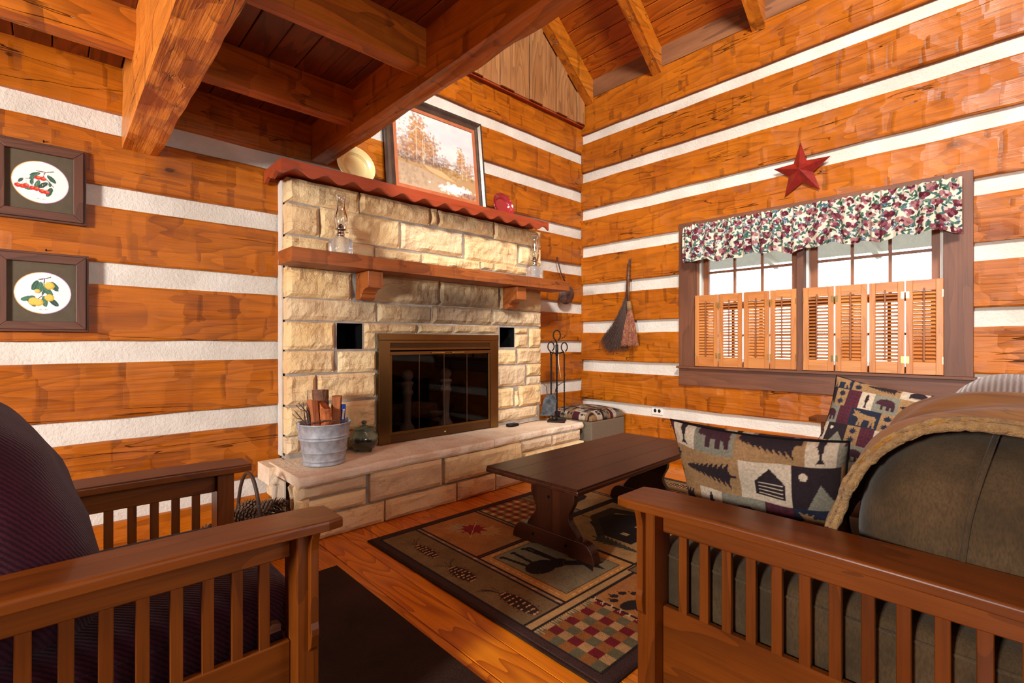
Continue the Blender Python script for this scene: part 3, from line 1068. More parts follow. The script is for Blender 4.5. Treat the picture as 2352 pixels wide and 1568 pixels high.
LEAF = [(0.5, 0.0), (0.48, 0.2), (0.3, 0.12), (0.34, 0.28), (0.08, 0.26), (0.24, 0.42), (0.02, 0.56), (0.26, 0.6), (0.2, 0.82), (0.38, 0.72), (0.5, 1.0), (0.62, 0.72), (0.8, 0.82), (0.74, 0.6), (0.98, 0.56), (0.76, 0.42), (0.92, 0.26), (0.66, 0.28), (0.7, 0.12), (0.53, 0.2), (0.54, 0.0)]
PAW = None
T_NAVY, T_MAR, T_CRM, T_TAN, T_SAGE, T_BUR, T_DK = sr(32, 36, 52), sr(62, 32, 40), sr(194, 174, 150), sr(150, 114, 76), sr(124, 118, 102), sr(86, 30, 44), sr(40, 28, 32)


def patchwork(cv, seed=0, cell=0.105, ox=0.0, oy=0.0):
    """woodland patchwork; cells of two widths with silhouettes"""
    rng = random.Random(seed)
    rows = int(cv.h / cell) + 2
    kinds = ['fish', 'bear', 'bars', 'moose', 'leaf', 'fir', 'cabin', 'moon', 'leaf', 'bars', 'fish', 'bear', 'fir']
    k = seed
    for j in range(-1, rows):
        y0 = oy + j * cell
        x0 = ox - rng.random() * cell
        while x0 < cv.w:
            kd = kinds[k % len(kinds)]; k += 1
            w = {'fish': 0.62, 'bear': 1.0, 'bars': 0.6, 'moose': 1.25, 'leaf': 0.6, 'fir': 1.5, 'cabin': 1.1, 'moon': 1.0}[kd] * cell
            h = cell
            x1, y1 = x0 + w, y0 + h
            if kd == 'fish':
                cv.rect(x0, y0, x1, y1, T_CRM); cv.shapes(FISH, x0 + w * .2, y0 + h * .06, w * .6, h * .88, T_DK, rot=1)
            elif kd == 'bear':
                cv.rect(x0, y0, x1, y1, T_SAGE); cv.shapes(BEAR, x0 + w * .08, y0 + h * .1, w * .84, h * .8, T_MAR)
            elif kd == 'bars':
                cv.rect(x0, y0, x1, y1, T_MAR)
                for q in (0.06, 0.53):
                    cv.rect(x0 + w * q, y0, x0 + w * (q + 0.41), y1, T_BUR)
                    for r_ in range(5):
                        cv.ell(x0 + w * (q + 0.2), y0 + h * (r_ + .5) / 5, w * .11, h * .06, T_MAR)
            elif kd == 'moose':
                cv.rect(x0, y0, x1, y1, T_NAVY); cv.shapes(MOOSE, x0 + w * .06, y0 + h * .08, w * .88, h * .84, T_TAN)
            elif kd == 'leaf':
                cv.rect(x0, y0, x1, y1, T_TAN)
                cv.shapes(LEAF, x0 + w * .15, y0 + h * .52, w * .7, h * .44, T_NAVY); cv.shapes(LEAF, x0 + w * .15, y0 + h * .04, w * .7, h * .44, T_NAVY)
            elif kd == 'fir':
                cv.rect(x0, y0, x1, y1, T_TAN); cv.shapes(fir(), x0 + w * .04, y0 + h * .1, w * .92, h * .8, T_DK, rot=3)
            elif kd == 'cabin':
                cv.rect(x0, y0, x1, y1, T_CRM)
                cv.poly([(x0 + w * .3, y0 + h * .15), (x0 + w * .9, y0 + h * .15), (x0 + w * .9, y0 + h * .5), (x0 + w * .6, y0 + h * .85), (x0 + w * .3, y0 + h * .5)], T_DK)
                for q in range(4):
                    cv.rect(x0 + w * .36, y0 + h * (.2 + q * .09), x0 + w * .84, y0 + h * (.225 + q * .09), T_CRM)
            else:
                cv.rect(x0, y0, x1, y1, T_DK); cv.ell(x0 + w * .25, y0 + h * .75, w * .09, w * .09, T_CRM)
                cv.poly([(x0 + w * .3, y0), (x0 + w * .6, y0 + h * .6), (x0 + w * .95, y0 + h * .1), (x0 + w, y0)], T_SAGE)
            x0 = x1
    # weave
    wv = cv.noisy(1, 0.004, 0.004, seed)
    cv.C[..., :3] *= (0.62 + 0.36 * wv)[..., None]


def canvas_sheet(cv, name, mat, fn, parent=None, thick=0.0, smooth=True, flip=False):
    """grid following fn(u,v)->point, coloured by the canvas"""
    mb = MB()
    vs = [fn(i / (cv.nx - 1), j / (cv.ny - 1)) for j in range(cv.ny) for i in range(cv.nx)]
    fs = []
    nx = cv.nx
    for j in range(cv.ny - 1):
        for i in range(nx - 1):
            fs.append((j * nx + i, j * nx + i + 1, (j + 1) * nx + i + 1, (j + 1) * nx + i))
    mb.v = vs; mb.f = fs; mb.tone = []
    mb.c = cv.C.reshape(-1, 4)
    return mb, vs, fs


def throw_pillow(name, label, cen, ux, uz, un, w, h, th, seed, cell=0.105, group=None):
    """two-sided pillow; ux, uz in-plane unit vectors, un the normal of the front side"""
    cen, ux, uz, un = Vector(cen), Vector(ux).normalized(), Vector(uz).normalized(), Vector(un).normalized()
    n = 160
    cv = Canvas(w, h, T_TAN, n, n)
    patchwork(cv, seed, cell)
    cv2 = Canvas(w, h, T_TAN, n, n); patchwork(cv2, seed + 3, cell)
    vs, cs, fs = [], [], []
    for side, c in ((1, cv), (-1, cv2)):
        b = len(vs)
        for j in range(n):
            for i in range(n):
                a, d = 2 * i / (n - 1) - 1, 2 * j / (n - 1) - 1
                pin = 1 - 0.09 * (1 - a * a) * abs(d) ** 3
                pin2 = 1 - 0.09 * (1 - d * d) * abs(a) ** 3
                t = th * (max(0, 1 - a ** 2) * max(0, 1 - d ** 2)) ** 0.38 / 2
                wr_ = nz(a * 2.2, d * 2.2, seed + side) * 0.012 * min(1.0, 4 * (1 - max(abs(a), abs(d))))
                vs.append(cen + ux * (a * w / 2 * pin2) + uz * (d * h / 2 * pin) + un * (side * t + wr_))
                cs.append(c.C[j, i])
        for j in range(n - 1):
            for i in range(n - 1):
                q = (b + j * n + i, b + j * n + i + 1, b + (j + 1) * n + i + 1, b + (j + 1) * n + i)
                fs.append(q if side == 1 else q[::-1])
    mb = MB(); mb.v = vs; mb.f = fs; mb.c = np.array(cs)
    base = min(vs, key=lambda p: p.z)
    t = thing(name, label, 'pillow', (cen.x, cen.y, base.z), group)
    mb.build('cover', M['tapestry'], t, smooth=True)
    # piping
    pts = []
    for k in range(81):
        q = (k / 80 * 4) % 4
        s_ = int(q); f = q - s_
        a, d = [(-1 + 2 * f, -1), (1, -1 + 2 * f), (1 - 2 * f, 1), (-1, 1 - 2 * f)][s_]
        pin = 1 - 0.09 * (1 - a * a) * abs(d) ** 3
        pin2 = 1 - 0.09 * (1 - d * d) * abs(a) ** 3
        pts.append(cen + ux * (a * w / 2 * pin2) + uz * (d * h / 2 * pin))
    MB().tube(pts, 0.004, 6, cap=False).build('piping', M['void'], t, smooth=True)
    return t


# ------------------------------------------------------------ valance
vx = DR - 0.095
def val_surf(u, v):
    y = 2.045 + (0.29 - 2.045) * u
    zt = 2.052
    zb = 1.742 + 0.012 * math.sin(u * 23) + 0.01 * math.sin(u * 61 + 1)
    z = zb + (zt - zb) * v
    rodv = 0.9
    amp = 0.016 * (1 - v * 0.4)
    ph = u * 130 + 2.2 * math.sin(u * 17) + 1.2 * math.sin(u * 41)
    fold = amp * math.sin(ph) + 0.012 * math.sin(u * 37 + 2)
    if v > 0.82:
        fold += 0.008 * math.sin(u * 300 + v * 8)
        z += 0.004 * math.sin(u * 260)
    x = vx + fold * (0.75 if v > 0.8 else 1.0) - 0.012 * math.sin(min(1, v) * PI)
    return (x, y, z)
nxv, nyv = 900, 150
cv = Canvas(1.9, 0.31, sr(238, 228, 208), nxv, nyv)
rng = random.Random(5)
greens = [sr(52, 86, 70), sr(80, 116, 92), sr(66, 100, 110), sr(110, 140, 120)]
burgs = [sr(122, 50, 66), sr(150, 84, 96), sr(96, 36, 50), sr(178, 124, 122)]
blues = [sr(120, 140, 168), sr(96, 120, 150), sr(150, 170, 186)]
for k in range(1100):
    x, y = rng.random() * 1.9, rng.random() * .31
    a = rng.random() * PI
    c = rng.choice(greens)
    cv.ell(x, y, .017 * rng.uniform(.6, 1.2), .0065, c, a)
    cv.ell(x + .003, y + .002, .010, .0016, rng.choice(greens), a)
for k in range(150):
    x, y = rng.random() * 1.9, rng.random() * .31
    for q in range(7):
        cv.ell(x + rng.gauss(0, .007), y + rng.gauss(0, .007), .0045, .0045, rng.choice(blues))
for k in range(125):
    x, y = (k * 0.6180339) % 1.0 * 1.9, (k * 0.754877) % 1.0 * .31
    r0 = rng.uniform(.024, .036)
    c0 = rng.choice(burgs)
    for q in range(9):
        a = q * 2.4
        rr = r0 * (1 - q / 9.5)
        cc = rng.choice(burgs + [sr(226, 200, 190), c0, c0])
        cv.ell(x + math.cos(a) * r0 * .32, y + math.sin(a) * r0 * .32, rr * .75, rr * .5, cc, a)
cv.U  # noqa
vt = thing('window_valance', 'gathered floral valance in burgundy, green and cream hanging on a rod over the window', 'curtain', (vx, 1.16, 1.74))
mb, vs, fs = canvas_sheet(cv, 'fabric', M['floral'], val_surf)
fo = mb.build('fabric', M['floral'], vt, smooth=True)
md = fo.modifiers.new('solid', 'SOLIDIFY'); md.thickness = 0.0012
MB().tube([(vx + 0.034, 0.30, 2.028), (vx + 0.034, 2.04, 2.028)], 0.006, 8).build('rod', M['white'], vt, smooth=True)
for y in (0.3, 2.035):
    MB().box(vx + 0.028, cx, y - 0.006, y + 0.006, 2.02, 2.036).build('bracket', M['white'], vt)

# ------------------------------------------------------------ star
sx_ = DR - 0.014
pts = [atX(px, py, sx_) for (px, py) in ((1838.5, 326), (1908.5, 357.5), (1883.5, 435.5), (1802.5, 451.5), (1777, 389))]
inn = [atX(px, py, sx_) for (px, py) in ((1853, 368), (1868, 395), (1842, 420), (1812, 406), (1823, 376))]
cen = atX(1835.5, 392, sx_)
cen = (sx_ - 0.055, sum(p[1] for p in pts) / 5, sum(p[2] for p in pts) / 5)
ring = []
for a, b in zip(pts, inn):
    ring += [a, b]
mb = MB()
vs = [cen] + ring + [(sx_ + 0.004, cen[1], cen[2])]
fs = [(0, 1 + k, 1 + (k + 1) % 10) for k in range(10)] + [(11, 1 + (k + 1) % 10, 1 + k) for k in range(10)]
mb.add(vs, fs)
tag(mb.build('barn_star', M['starred']), 'red tin barn star with raised points hung above the window', 'star')

# ============================================================ FIREPLACE
CF = 3.075            # stone face
fp = thing('stone_fireplace', 'stone fireplace of buff sandstone blocks with raised hearth on the log wall', 'fireplace', (2.1, 2.9, 0.0))
core = MB()
IX0, IX1, IZ1 = 1.655, 2.67, 1.10
V1 = (1.345, 1.52, 1.03, 1.20); V2 = (2.759, 2.928, 1.03, 1.20)
Xa, Xb = 1.045, 3.245
YC0, YC1 = 3.092, 3.72
def cb(x0, x1, z0, z1, y0=YC0, y1=YC1):
    core.box(x0, x1, y0, y1, z0, z1)
cb(Xa, IX0, 0.0, V1[2]); cb(IX1, Xb, 0.0, V1[2])
cb(IX0, IX1, 0.0, 0.36)
cb(Xa, V1[0], V1[2], V1[3]); cb(V1[1], IX0, V1[2], V1[3]); cb(IX1, V2[0], V2[2], V2[3]); cb(V2[1], Xb, V2[2], V2[3])
cb(IX0, IX1, IZ1, V1[3])
cb(Xa, Xb, V1[3], 2.07)
core.build('mortar', M['mortar'], fp)
for (a, b, c, d) in (V1, V2):
    bx = MB()
    bx.box(a, b, 3.35, 3.36, c, d)
    bx.box(a, a + .003, YC0, 3.35, c, d); bx.box(b - .003, b, YC0, 3.35, c, d); bx.box(a, b, YC0, 3.35, c, c + .003); bx.box(a, b, YC0, 3.35, d - .003, d)
    bx.build('vent_opening', M['void'], fp)
fbx = MB()
fbx.box(IX0, IX1, 3.66, 3.67, 0.36, IZ1); fbx.box(IX0, IX0 + .01, 3.12, 3.66, 0.36, IZ1); fbx.box(IX1 - .01, IX1, 3.12, 3.66, 0.36, IZ1)
fbx.box(IX0, IX1, 3.12, 3.66, 0.36, 0.368); fbx.box(IX0, IX1, 3.12, 3.66, IZ1 - .01, IZ1)
fbx.build('firebox', M['void'], fp)


def stone(mb, O, U, Vv, Nn, w, h, depth, seed, rough=0.019, rnd=None):
    """rock faced block: front grid with chipped rounded edges; O = lower left corner on the face plane"""
    O, U, Vv, Nn = Vector(O), Vector(U), Vector(Vv), Vector(Nn)
    nu = max(4, int(w / 0.022)); nv = max(4, int(h / 0.022))
    tone = rnd or (random.random(), random.random(), random.random())
    vs = []
    ex = lambda a: nz(a * 9, seed, 2.2) * 0.004
    for j in range(nv + 1):
        for i in range(nu + 1):
            a, b = i / nu * w, j / nv * h
            ed = min(a, w - a, b, h - b)
            k = min(1, ed / 0.02)
            prof = 1 - (1 - k) ** 2
            dsp = nz(a * 7 + seed * 3.1, b * 9, seed) * rough + nz(a * 24, b * 24 + seed, seed) * rough * 0.45 + abs(nz(a * 4, b * 11, seed + 9)) * rough * 0.6
            a2 = a + (ex(b) if i in (0, nu) else 0); b2 = b + (nz(a * 9, seed, 7) * 0.005 if j in (0, nv) else 0)
            vs.append(O + U * a2 + Vv * b2 + Nn * ((0.004 + dsp) * prof - 0.012 * (1 - prof)))
    n1 = nu + 1
    fs = [(j * n1 + i, j * n1 + i + 1, (j + 1) * n1 + i + 1, (j + 1) * n1 + i) for j in range(nv) for i in range(nu)]
    border = [i for i in range(n1)] + [j * n1 + nu for j in range(1, nv + 1)] + [nv * n1 + i for i in range(nu - 1, -1, -1)] + [j * n1 for j in range(nv - 1, 0, -1)]
    b0 = len(vs)
    for bi in border:
        p = vs[bi]
        dd = (p - O).dot(Nn)
        vs.append(p - Nn * (dd + depth))
    nb_ = len(border)
    for k in range(nb_):
        k2 = (k + 1) % nb_
        fs.append((border[k], b0 + k, b0 + k2, border[k2]))
    mb.add(vs, fs, tone)


sm = MB()
rows5 = [  # zoom coordinates, x = 600+.3826zx ; y = 500+.3826zy : (xl, xr, ytop@xl, ybot@xl)
    (125, 545, 288, 468), (655, 1070, 335, 500), (1080, 1430, 385, 525), (1440, 1678, 418, 548),
    (125, 692, 478, 608), (705, 1024, 518, 622), (1034, 1386, 528, 632), (1392, 1680, 553, 642),
    (125, 442, 622, 792), (625, 935, 632, 690), (625, 690, 690, 785), (945, 1155, 640, 690), (1165, 1425, 645, 690), (1530, 1605, 663, 693), (1530, 1605, 700, 778), (1615, 1680, 665, 778),
    (125, 440, 803, 938), (465, 692, 803, 930), (1420, 1532, 795, 882), (1545, 1682, 785, 876),
    (125, 330, 955, 1130), (340, 692, 945, 1103), (1420, 1588, 893, 1017), (1600, 1682, 880, 948), (1600, 1682, 956, 1003),
    (125, 440, 1145, 1315), (450, 692, 1112, 1285), (1420, 1520, 1030, 1150), (1527, 1546, 1040, 1135), (1553, 1682, 1010, 1134),
    (125, 240, 1328, 1428), (250, 692, 1318, 1425), (1420, 1660, 1160, 1228),
    (125, 410, 98, 182), (418, 680, 130, 210), (690, 962, 178, 245), (970, 1318, 212, 280), (1325, 1400, 262, 306), (1408, 1600, 272, 318), (1610, 1682, 300, 322)]
rows2 = [(125, 590, 1000, 1192), (600, 1015, 1075, 1273), (1025, 1060, 1205, 1345), (1072, 1398, 1218, 1358), (1405, 1678, 1290, 1432),
         (125, 350, 1208, 1388), (360, 832, 1240, 1422), (845, 1212, 1336, 1490), (1228, 1543, 1405, 1558), (1552, 1680, 1475, 1580)]
sd = 0
for rows, yo in ((rows5, 500), (rows2, 0)):
    for (xl, xr, yt, yb_) in rows:
        sd += 1
        p = atY(600 + .3826 * xl, yo + .3826 * yt, CF); q = atY(600 + .3826 * xl, yo + .3826 * yb_, CF); r_ = atY(600 + .3826 * xr, 784, CF)
        x0, x1 = p[0], r_[0]
        if xl == 125:
            x0 = 1.033
        if xr >= 1678:
            x1 = 3.255
        z0, z1 = q[2], min(p[2], 2.075)
        if z1 - z0 < 0.015:
            continue
        z0 = max(z0, 0.372)
        stone(sm, (x0, CF, z0), (1, 0, 0), (0, 0, 1), (0, -1, 0), x1 - x0, z1 - z0, 0.11, sd)
sm.build('chimney_stone', M['stone'], fp)
# pale edge strip where the chimney meets the logs
MB().box(1.022, 1.03, 3.15, 3.215, 0.38, 2.07).build('edge_strip', M['chink'], fp)

# hearth: mortar body, rock faced rows, slab
hb_ = MB()
hb_.prism([(0.985, 2.68, 0), (3.36, 2.72, 0), (3.36, 3.2, 0), (0.985, 3.2, 0)], (0, 0, 0.31))
hb_.build('hearth_core', M['mortar'], fp)
hs = MB()
def hf(x, zc):
    return 2.645 + (0.06 * (x - 0.95) / 2.4) * (1.0 if zc > 0.2 else 0.35)
rowsH = [(0.005, 0.125, [.95, 1.46, 2.0, 2.35, 2.8, 3.38]), (0.14, 0.222, [.95, 1.0, 1.34]), (0.237, 0.308, [.95, 1.345]),
         (0.14, 0.308, [1.36, 1.88]), (0.14, 0.305, [1.895, 2.62]), (0.14, 0.215, [2.64, 3.38]), (0.228, 0.305, [2.64, 3.0, 3.38])]
for (z0, z1, xs_) in rowsH:
    for a, b in zip(xs_[:-1], xs_[1:]):
        sd += 1
        stone(hs, (a, hf(a, z0), z0), Vector((b - a - 0.012, hf(b, z0) - hf(a, z0), 0)).normalized(), (0, 0, 1), (0, -1, 0), b - a - 0.012, z1 - z0, 0.06, sd, 0.016)
hs.build('hearth_stone', M['stone'], fp)
hs = MB()
# left end
for (y0, y1, z0, z1) in ((2.66, 2.78, 0.14, 0.305), (2.66, 2.84, 0.005, 0.125), (2.79, 2.83, .14, .30), (3.08, 3.2, .01, .12), (3.1, 3.2, .14, .3)):
    sd += 1
    stone(hs, (0.955, y1, z0), (0, -1, 0), (0, 0, 1), (-1, 0, 0), y1 - y0, z1 - z0, 0.05, sd, 0.01)
hs.build('hearth_end_stone', M['stone'], fp)
slab = MB()
def slab_piece(x0, x1, y0f, y1b, z0=0.312, z1=0.367, seed=1):
    n = int((x1 - x0) / 0.03)
    vs = []
    nf = 5
    m = nf + 14
    for i in range(n + 1):
        x = x0 + (x1 - x0) * i / n
        yf = y0f(x)
        ring = []
        for j in range(nf):
            f = j / (nf - 1)
            z = z0 + (z1 - z0) * f
            ring.append((x, yf + nz(x * 9, z * 20, seed) * 0.012 + (0.006 if j in (0, nf - 1) else -0.003), z + nz(x * 6, j, seed) * 0.003))
        for j in range(12):
            f = (j + 1) / 12
            y = yf + 0.01 + (y1b - yf - 0.01) * f
            ring.append((x, y, z1 + nz(x * 5, y * 5, seed) * 0.002))
        ring.append((x, y1b, z0)); ring.append((x, yf + 0.05, z0))
        vs += ring
    fs = []
    for i in range(n):
        for j in range(m):
            j2 = (j + 1) % m
            fs.append((i * m + j, (i + 1) * m + j, (i + 1) * m + j2, i * m + j2))
    fs.append(tuple(range(m))); fs.append(tuple(n * m + k for k in range(m))[::-1])
    slab.add(vs, fs, (random.random() * .3, 0.6 + random.random() * .4, random.random()))
yf = lambda x: 2.615 + (x - 0.95) * 0.047 + 0.01 * math.sin(x * 5)
slab_piece(0.937, 2.33, yf, 3.10, seed=3)
slab_piece(2.337, 3.41, yf, 3.10, seed=8)
slab.box(0.90, 1.03, 2.98, 3.19, 0.26, 0.36)
slab.tone = [t if t else (0.2, 0.2, .3) for t in slab.tone]
slab.tone += [(0.2, 0.2, .3)] * (len(slab.v) - len(slab.tone))
slab.build('hearth_slab', M['slabstone'], fp)

# vent grille on the end of the hearth
vg = thing('vent_grille', 'almond louvred vent grille on the side of the hearth beside the pine cones', 'vent', (0.94, 2.93, 0.09))
mb = MB(); gx = 0.938
mb.box(gx, gx + .012, 2.85, 2.875, .10, .30); mb.box(gx, gx + .012, 3.035, 3.06, .10, .30); mb.box(gx, gx + .012, 2.875, 3.035, .27, .30); mb.box(gx, gx + .012, 2.875, 3.035, .10, .125)
mb.box(gx + .002, gx + .01, 2.952, 2.958, .125, .27)
mb.build('grille_frame', M['tan_grille'], vg, bevel=.002, segs=1)
mb = MB()
for k in range(14):
    z = .13 + k * .0102
    mb.obox((gx + .007, 2.955, z), (.004, 0, .003), (0, .079, 0), (-.0006, 0, .0008))
mb.build('grille_slat', M['tan_grille'], vg)
MB().box(gx + .013, gx + .016, 2.86, 3.05, .105, .295).build('grille_back', M['void'], vg)

# mantel
ms = thing('mantel_shelf', 'hewn reddish timber mantel shelf on two corbels across the stone chimney', 'mantel', (2.17, 2.97, 1.534))
mb = MB()
beam4(mb, (0.976, 2.95, 1.532), (3.367, 2.95, 1.532), (0, 0, 1), (0, 1, 0), 0.225, 0.081, 0.0035, seed=44)
mb.build('shelf_beam', M['mantel'], ms)
for x0 in (1.46, 2.767):
    yb_ = 3.062
    prof = [(yb_, 1.53), (2.885, 1.53), (2.885, 1.425)]
    for k in range(7):
        a = k / 6 * PI / 2
        prof.append((2.885 + 0.095 * math.sin(a) * 0.9 + 0.0, 1.425 - 0.03 * (1 - math.cos(a))))
    prof += [(2.985, 1.39), (2.99, 1.365), (3.01, 1.352), (yb_, 1.352)]
    mb = MB().prism([(x0, y, z) for (y, z) in prof], (0.103, 0, 0))
    mb.build('corbel', M['mantel'], ms, bevel=0.003, segs=1)

# scalloped shelf on top
ss = thing('scalloped_shelf', 'red-stained top shelf with a scalloped front edge above the stonework', 'shelf', (2.04, 3.0, 2.08))
prof = []
x0, x1 = 0.936, 3.144
nS = 15
pitch = (x1 - x0) / nS
top = 2.113
nn = 300
pts = [(x0, top)]
pts.append((x1, top))
for i in range(nn + 1):
    x = x1 - (x1 - x0) * i / nn
    z = top - 0.062 - 0.0185 * math.cos(2 * PI * (x - 1.111) / 0.172)
    pts.append((x, z))
mb = MB()
n = len(pts)
front = [(p[0], 2.884, p[1]) for p in pts]
# strip build: keeps faces convex
vs, fs = [], []
for i in range(nn + 1):
    x, z = pts[2 + i]
    for y in (2.884, 2.902):
        vs.append((x, y, z)); vs.append((x, y, top))
for i in range(nn):
    a, b = i * 4, (i + 1) * 4
    fs += [(a, b, b + 1, a + 1), (a + 2, a + 3, b + 3, b + 2), (a, a + 2, b + 2, b), (a + 1, b + 1, b + 3, a + 3)]
fs += [(0, 1, 3, 2), (nn * 4, nn * 4 + 2, nn * 4 + 3, nn * 4 + 1)]
mb.add(vs, fs)
mb.build('scalloped_front', M['redwood'], ss)
# left return
pr_ = []
for i in range(31):
    f = i / 30
    y = 2.902 + (3.195 - 2.902) * f
    z = top - 0.066 - 0.012 * math.cos(2 * PI * (f * 2.0))
    pr_.append((x0, y, z))
mb = MB().prism(pr_ + [(x0, 3.195, top), (x0, 2.902, top)], (0.018, 0, 0))
mb.build('scalloped_end', M['redwood'], ss)
MB().box(x0 + .018, x1, 2.902, 3.205, top - 0.022, top - 0.002).build('shelf_board', M['redwood'], ss)

# ------------------------------------------------------------ insert
ins = thing('fireplace_insert', 'antique brass fireplace insert with four smoked glass doors in the stone opening', 'fireplace screen', (2.16, 3.05, 0.372))
F0, F1, FZ0, FZ1 = 1.62, 2.705, 0.372, 1.134
Yf = 3.045
mb = MB()
mb.box(F0, F0 + .085, Yf, Yf + .03, FZ0, FZ1 - .045); mb.box(F1 - .085, F1, Yf, Yf + .03, FZ0, FZ1 - .045)
mb.box(F0, F1, Yf - .003, Yf + .03, FZ1 - .045, FZ1)
mb.build('surround', M['brass'], ins, bevel=.003, segs=2)
G0, G1 = F0 + .085, F1 - .085
mb = MB(); mb.box(G0, G1, Yf + .006, Yf + .02, 1.068, 1.089); mb.box(G0, G1, Yf + .006, Yf + .02, 1.018, 1.038)
mb.box(G0, G1, Yf + .004, Yf + .02, .985, 1.010)
mb.build('top_trim', M['brass'], ins, bevel=.002, segs=1)
MB().box(G0, G1, Yf + .012, Yf + .018, 1.038, 1.068).build('mesh_strip', M['mesh'], ins)
MB().box(G0, G1, Yf + .008, Yf + .018, FZ0 + .003, FZ0 + .055).build('mesh_strip', M['mesh'], ins)
MB().lathe([(0.001, 0), (.008, .001), (.009, .006), (.004, .012), (0.0005, .014)], (0, 0, 0), 16)
kb = MB(); kb.ellipsoid((2.165, Yf, FZ0 + .03), (.009, .009, .009), nu=16, nv=10); kb.build('knob', M['brassB'], ins, smooth=True)
mb = MB(); mb.box(G0, G0 + .018, Yf + .006, Yf + .02, FZ0 + .06, .985); mb.box(G1 - .018, G1, Yf + .006, Yf + .02, FZ0 + .06, .985); mb.box(G0, G1, Yf + .005, Yf + .02, FZ0 + .056, FZ0 + .076)
mb.build('door_frame', M['brass'], ins, bevel=.002, segs=1)
dw = (G1 - G0 - .04) / 4
for k in range(4):
    a = G0 + .02 + k * dw
    d_ = MB().box(a + .001, a + dw - .001, Yf + .014, Yf + .019, FZ0 + .076, .985).build('glass_door', M['smoked'], ins)
    if k > 0:
        MB().box(a - .0012, a + .0012, Yf + .010, Yf + .0135, FZ0 + .076, .985).build('edge_strip', M['silver'], d_)
    if k in (1, 2):
        hx = a + (dw * .45 if k == 1 else dw * .30)
        MB().tube([(hx, Yf - .004, .998), (hx + .01, Yf - .008, .998), (hx + .11, Yf - .008, .998), (hx + .12, Yf - .004, .998)], .004, 8).build('handle', M['brassB'], d_, smooth=True)
# andirons and ash behind the glass
M['firedog'] = m_plain('grey_cast_iron', sr(170, 164, 158), 0.6, 0.1, nscale=50, bstr=.4)
for x in (1.98, 2.34):
    t = thing('andiron', 'grey ball-topped andiron behind the smoked glass, ' + ('on the fireplace left side' if x < 2.1 else 'near the middle door joint'), 'andiron', (x, 3.28, .37), 'pair of andirons in the firebox')
    MB().lathe([(.0, 0), (.06, 0), (.055, .05), (.03, .09), (.026, .12), (.034, .3), (.045, .31), (.045, .33), (.035, .34), (.04, .38), (.05, .385), (.045, .40), (.03, .41)], (x, 3.28, .37), 20).build('post', M['firedog'], t, smooth=True)
    b = MB(); b.ellipsoid((x, 3.28, .82), (.045, .045, .045), nu=20, nv=12); b.build('ball', M['firedog'], t, smooth=True)
    MB().box(x - .012, x + .012, 3.28, 3.6, .42, .445).build('log_rest', M['firedog'], t)
tg = MB()
for k in range(2):
    tg.tube([(1.95, 3.45 + k * .07, .48 + k * .05), (2.15, 3.47, .5 + k * .04), (2.45, 3.42 + k * .06, .47 + k * .05)], [.045, .05, .04], 12)
tag(tg.build('charred_log', M['bark'], smooth=True), 'charred firewood resting on the andirons behind smoked glass', 'firewood')

# ============================================================ RUGS
RX0, RX1, RY0, RY1 = 1.24, 3.52, 0.90, 2.455
cv = Canvas(RX1 - RX0, RY1 - RY0, sr(58, 38, 34), 570, 390)
def rr(x0, y0, x1, y1, col):
    cv.rect(x0 - RX0, y0 - RY0, x1 - RX0, y1 - RY0, col)
def X_(p):
    return [(a - RX0, b - RY0) for a, b in p]
BLK, OLV, BAND, RUST, GOLD, SAGE, MAR, TANR = sr(34, 26, 26), sr(112, 92, 60), sr(136, 108, 84), sr(158, 106, 56), sr(176, 128, 68), sr(122, 112, 84), sr(92, 40, 40), sr(166, 132, 84)
rr(1.283, .947, 3.475, 2.408, BLK)
def cell(x0, y0, x1, y1, col):
    rr(x0, y0, x1, y1, BLK); rr(x0 + .006, y0 + .006, x1 - .006, y1 - .006, col)
def gingham(x0, y0, x1, y1, s_, cols):
    i = 0
    x = x0
    while x < x1:
        j = 0; y = y0
        while y < y1:
            a, b = i % 2, j % 2
            c = cols[0] if (a and b) else cols[1] if (not a and not b) else (cols[2] if a else cols[3])
            if len(cols) > 4 and a and b and (i // 2 + j // 2) % 2:
                c = cols[4]
            rr(x, y, min(x + s_, x1), min(y + s_, y1), c)
            y += s_; j += 1
        x += s_; i += 1
def half(mx=None):
    f = (lambda p: p) if mx is None else (lambda p: (mx - p[0], p[1]))
    def C2(x0, y0, x1, y1, col):
        a, b = f((x0, y0)), f((x1, y1))
        cell(min(a[0], b[0]), y0, max(a[0], b[0]), y1, col)
    C2(1.289, 1.312, 1.505, 2.402, OLV)
    C2(1.505, 1.312, 1.534, 2.402, BAND)
    C2(1.534, 1.893, 1.938, 2.402, RUST)
    C2(1.534, 1.872, 2.04, 1.893, MAR)
    C2(1.534, 1.312, 2.035, 1.872, GOLD)
    C2(1.585, 1.352, 1.98, 1.835, SAGE)
    C2(1.289, 1.266, 2.04, 1.312, TANR)
    C2(1.938, 1.893, 1.965, 2.402, BAND)
    C2(1.644, .953, 1.96, 1.262, RUST)
    C2(2.04, 1.312, 2.38, 1.92, TANR)
    C2(1.965, 1.96, 2.32, 2.402, TANR)
    C2(1.96, .953, 2.38, 1.3, OLV)
    C2(2.32, 1.96, 2.38, 2.402, OLV)
half(); half(RX0 + RX1)
gingham(1.292, .957, 1.64, 1.258, .046, [sr(96, 20, 28), sr(88, 84, 60), sr(160, 124, 80), sr(130, 82, 38)])
gingham(1.97, 2.0, 2.31, 2.396, .034, [sr(130, 30, 34), sr(190, 160, 104), sr(120, 96, 62), sr(128, 104, 66)])
gingham(3.12, .957, 3.468, 1.258, .046, [sr(96, 20, 28), sr(88, 84, 60), sr(160, 124, 80), sr(130, 82, 38)])
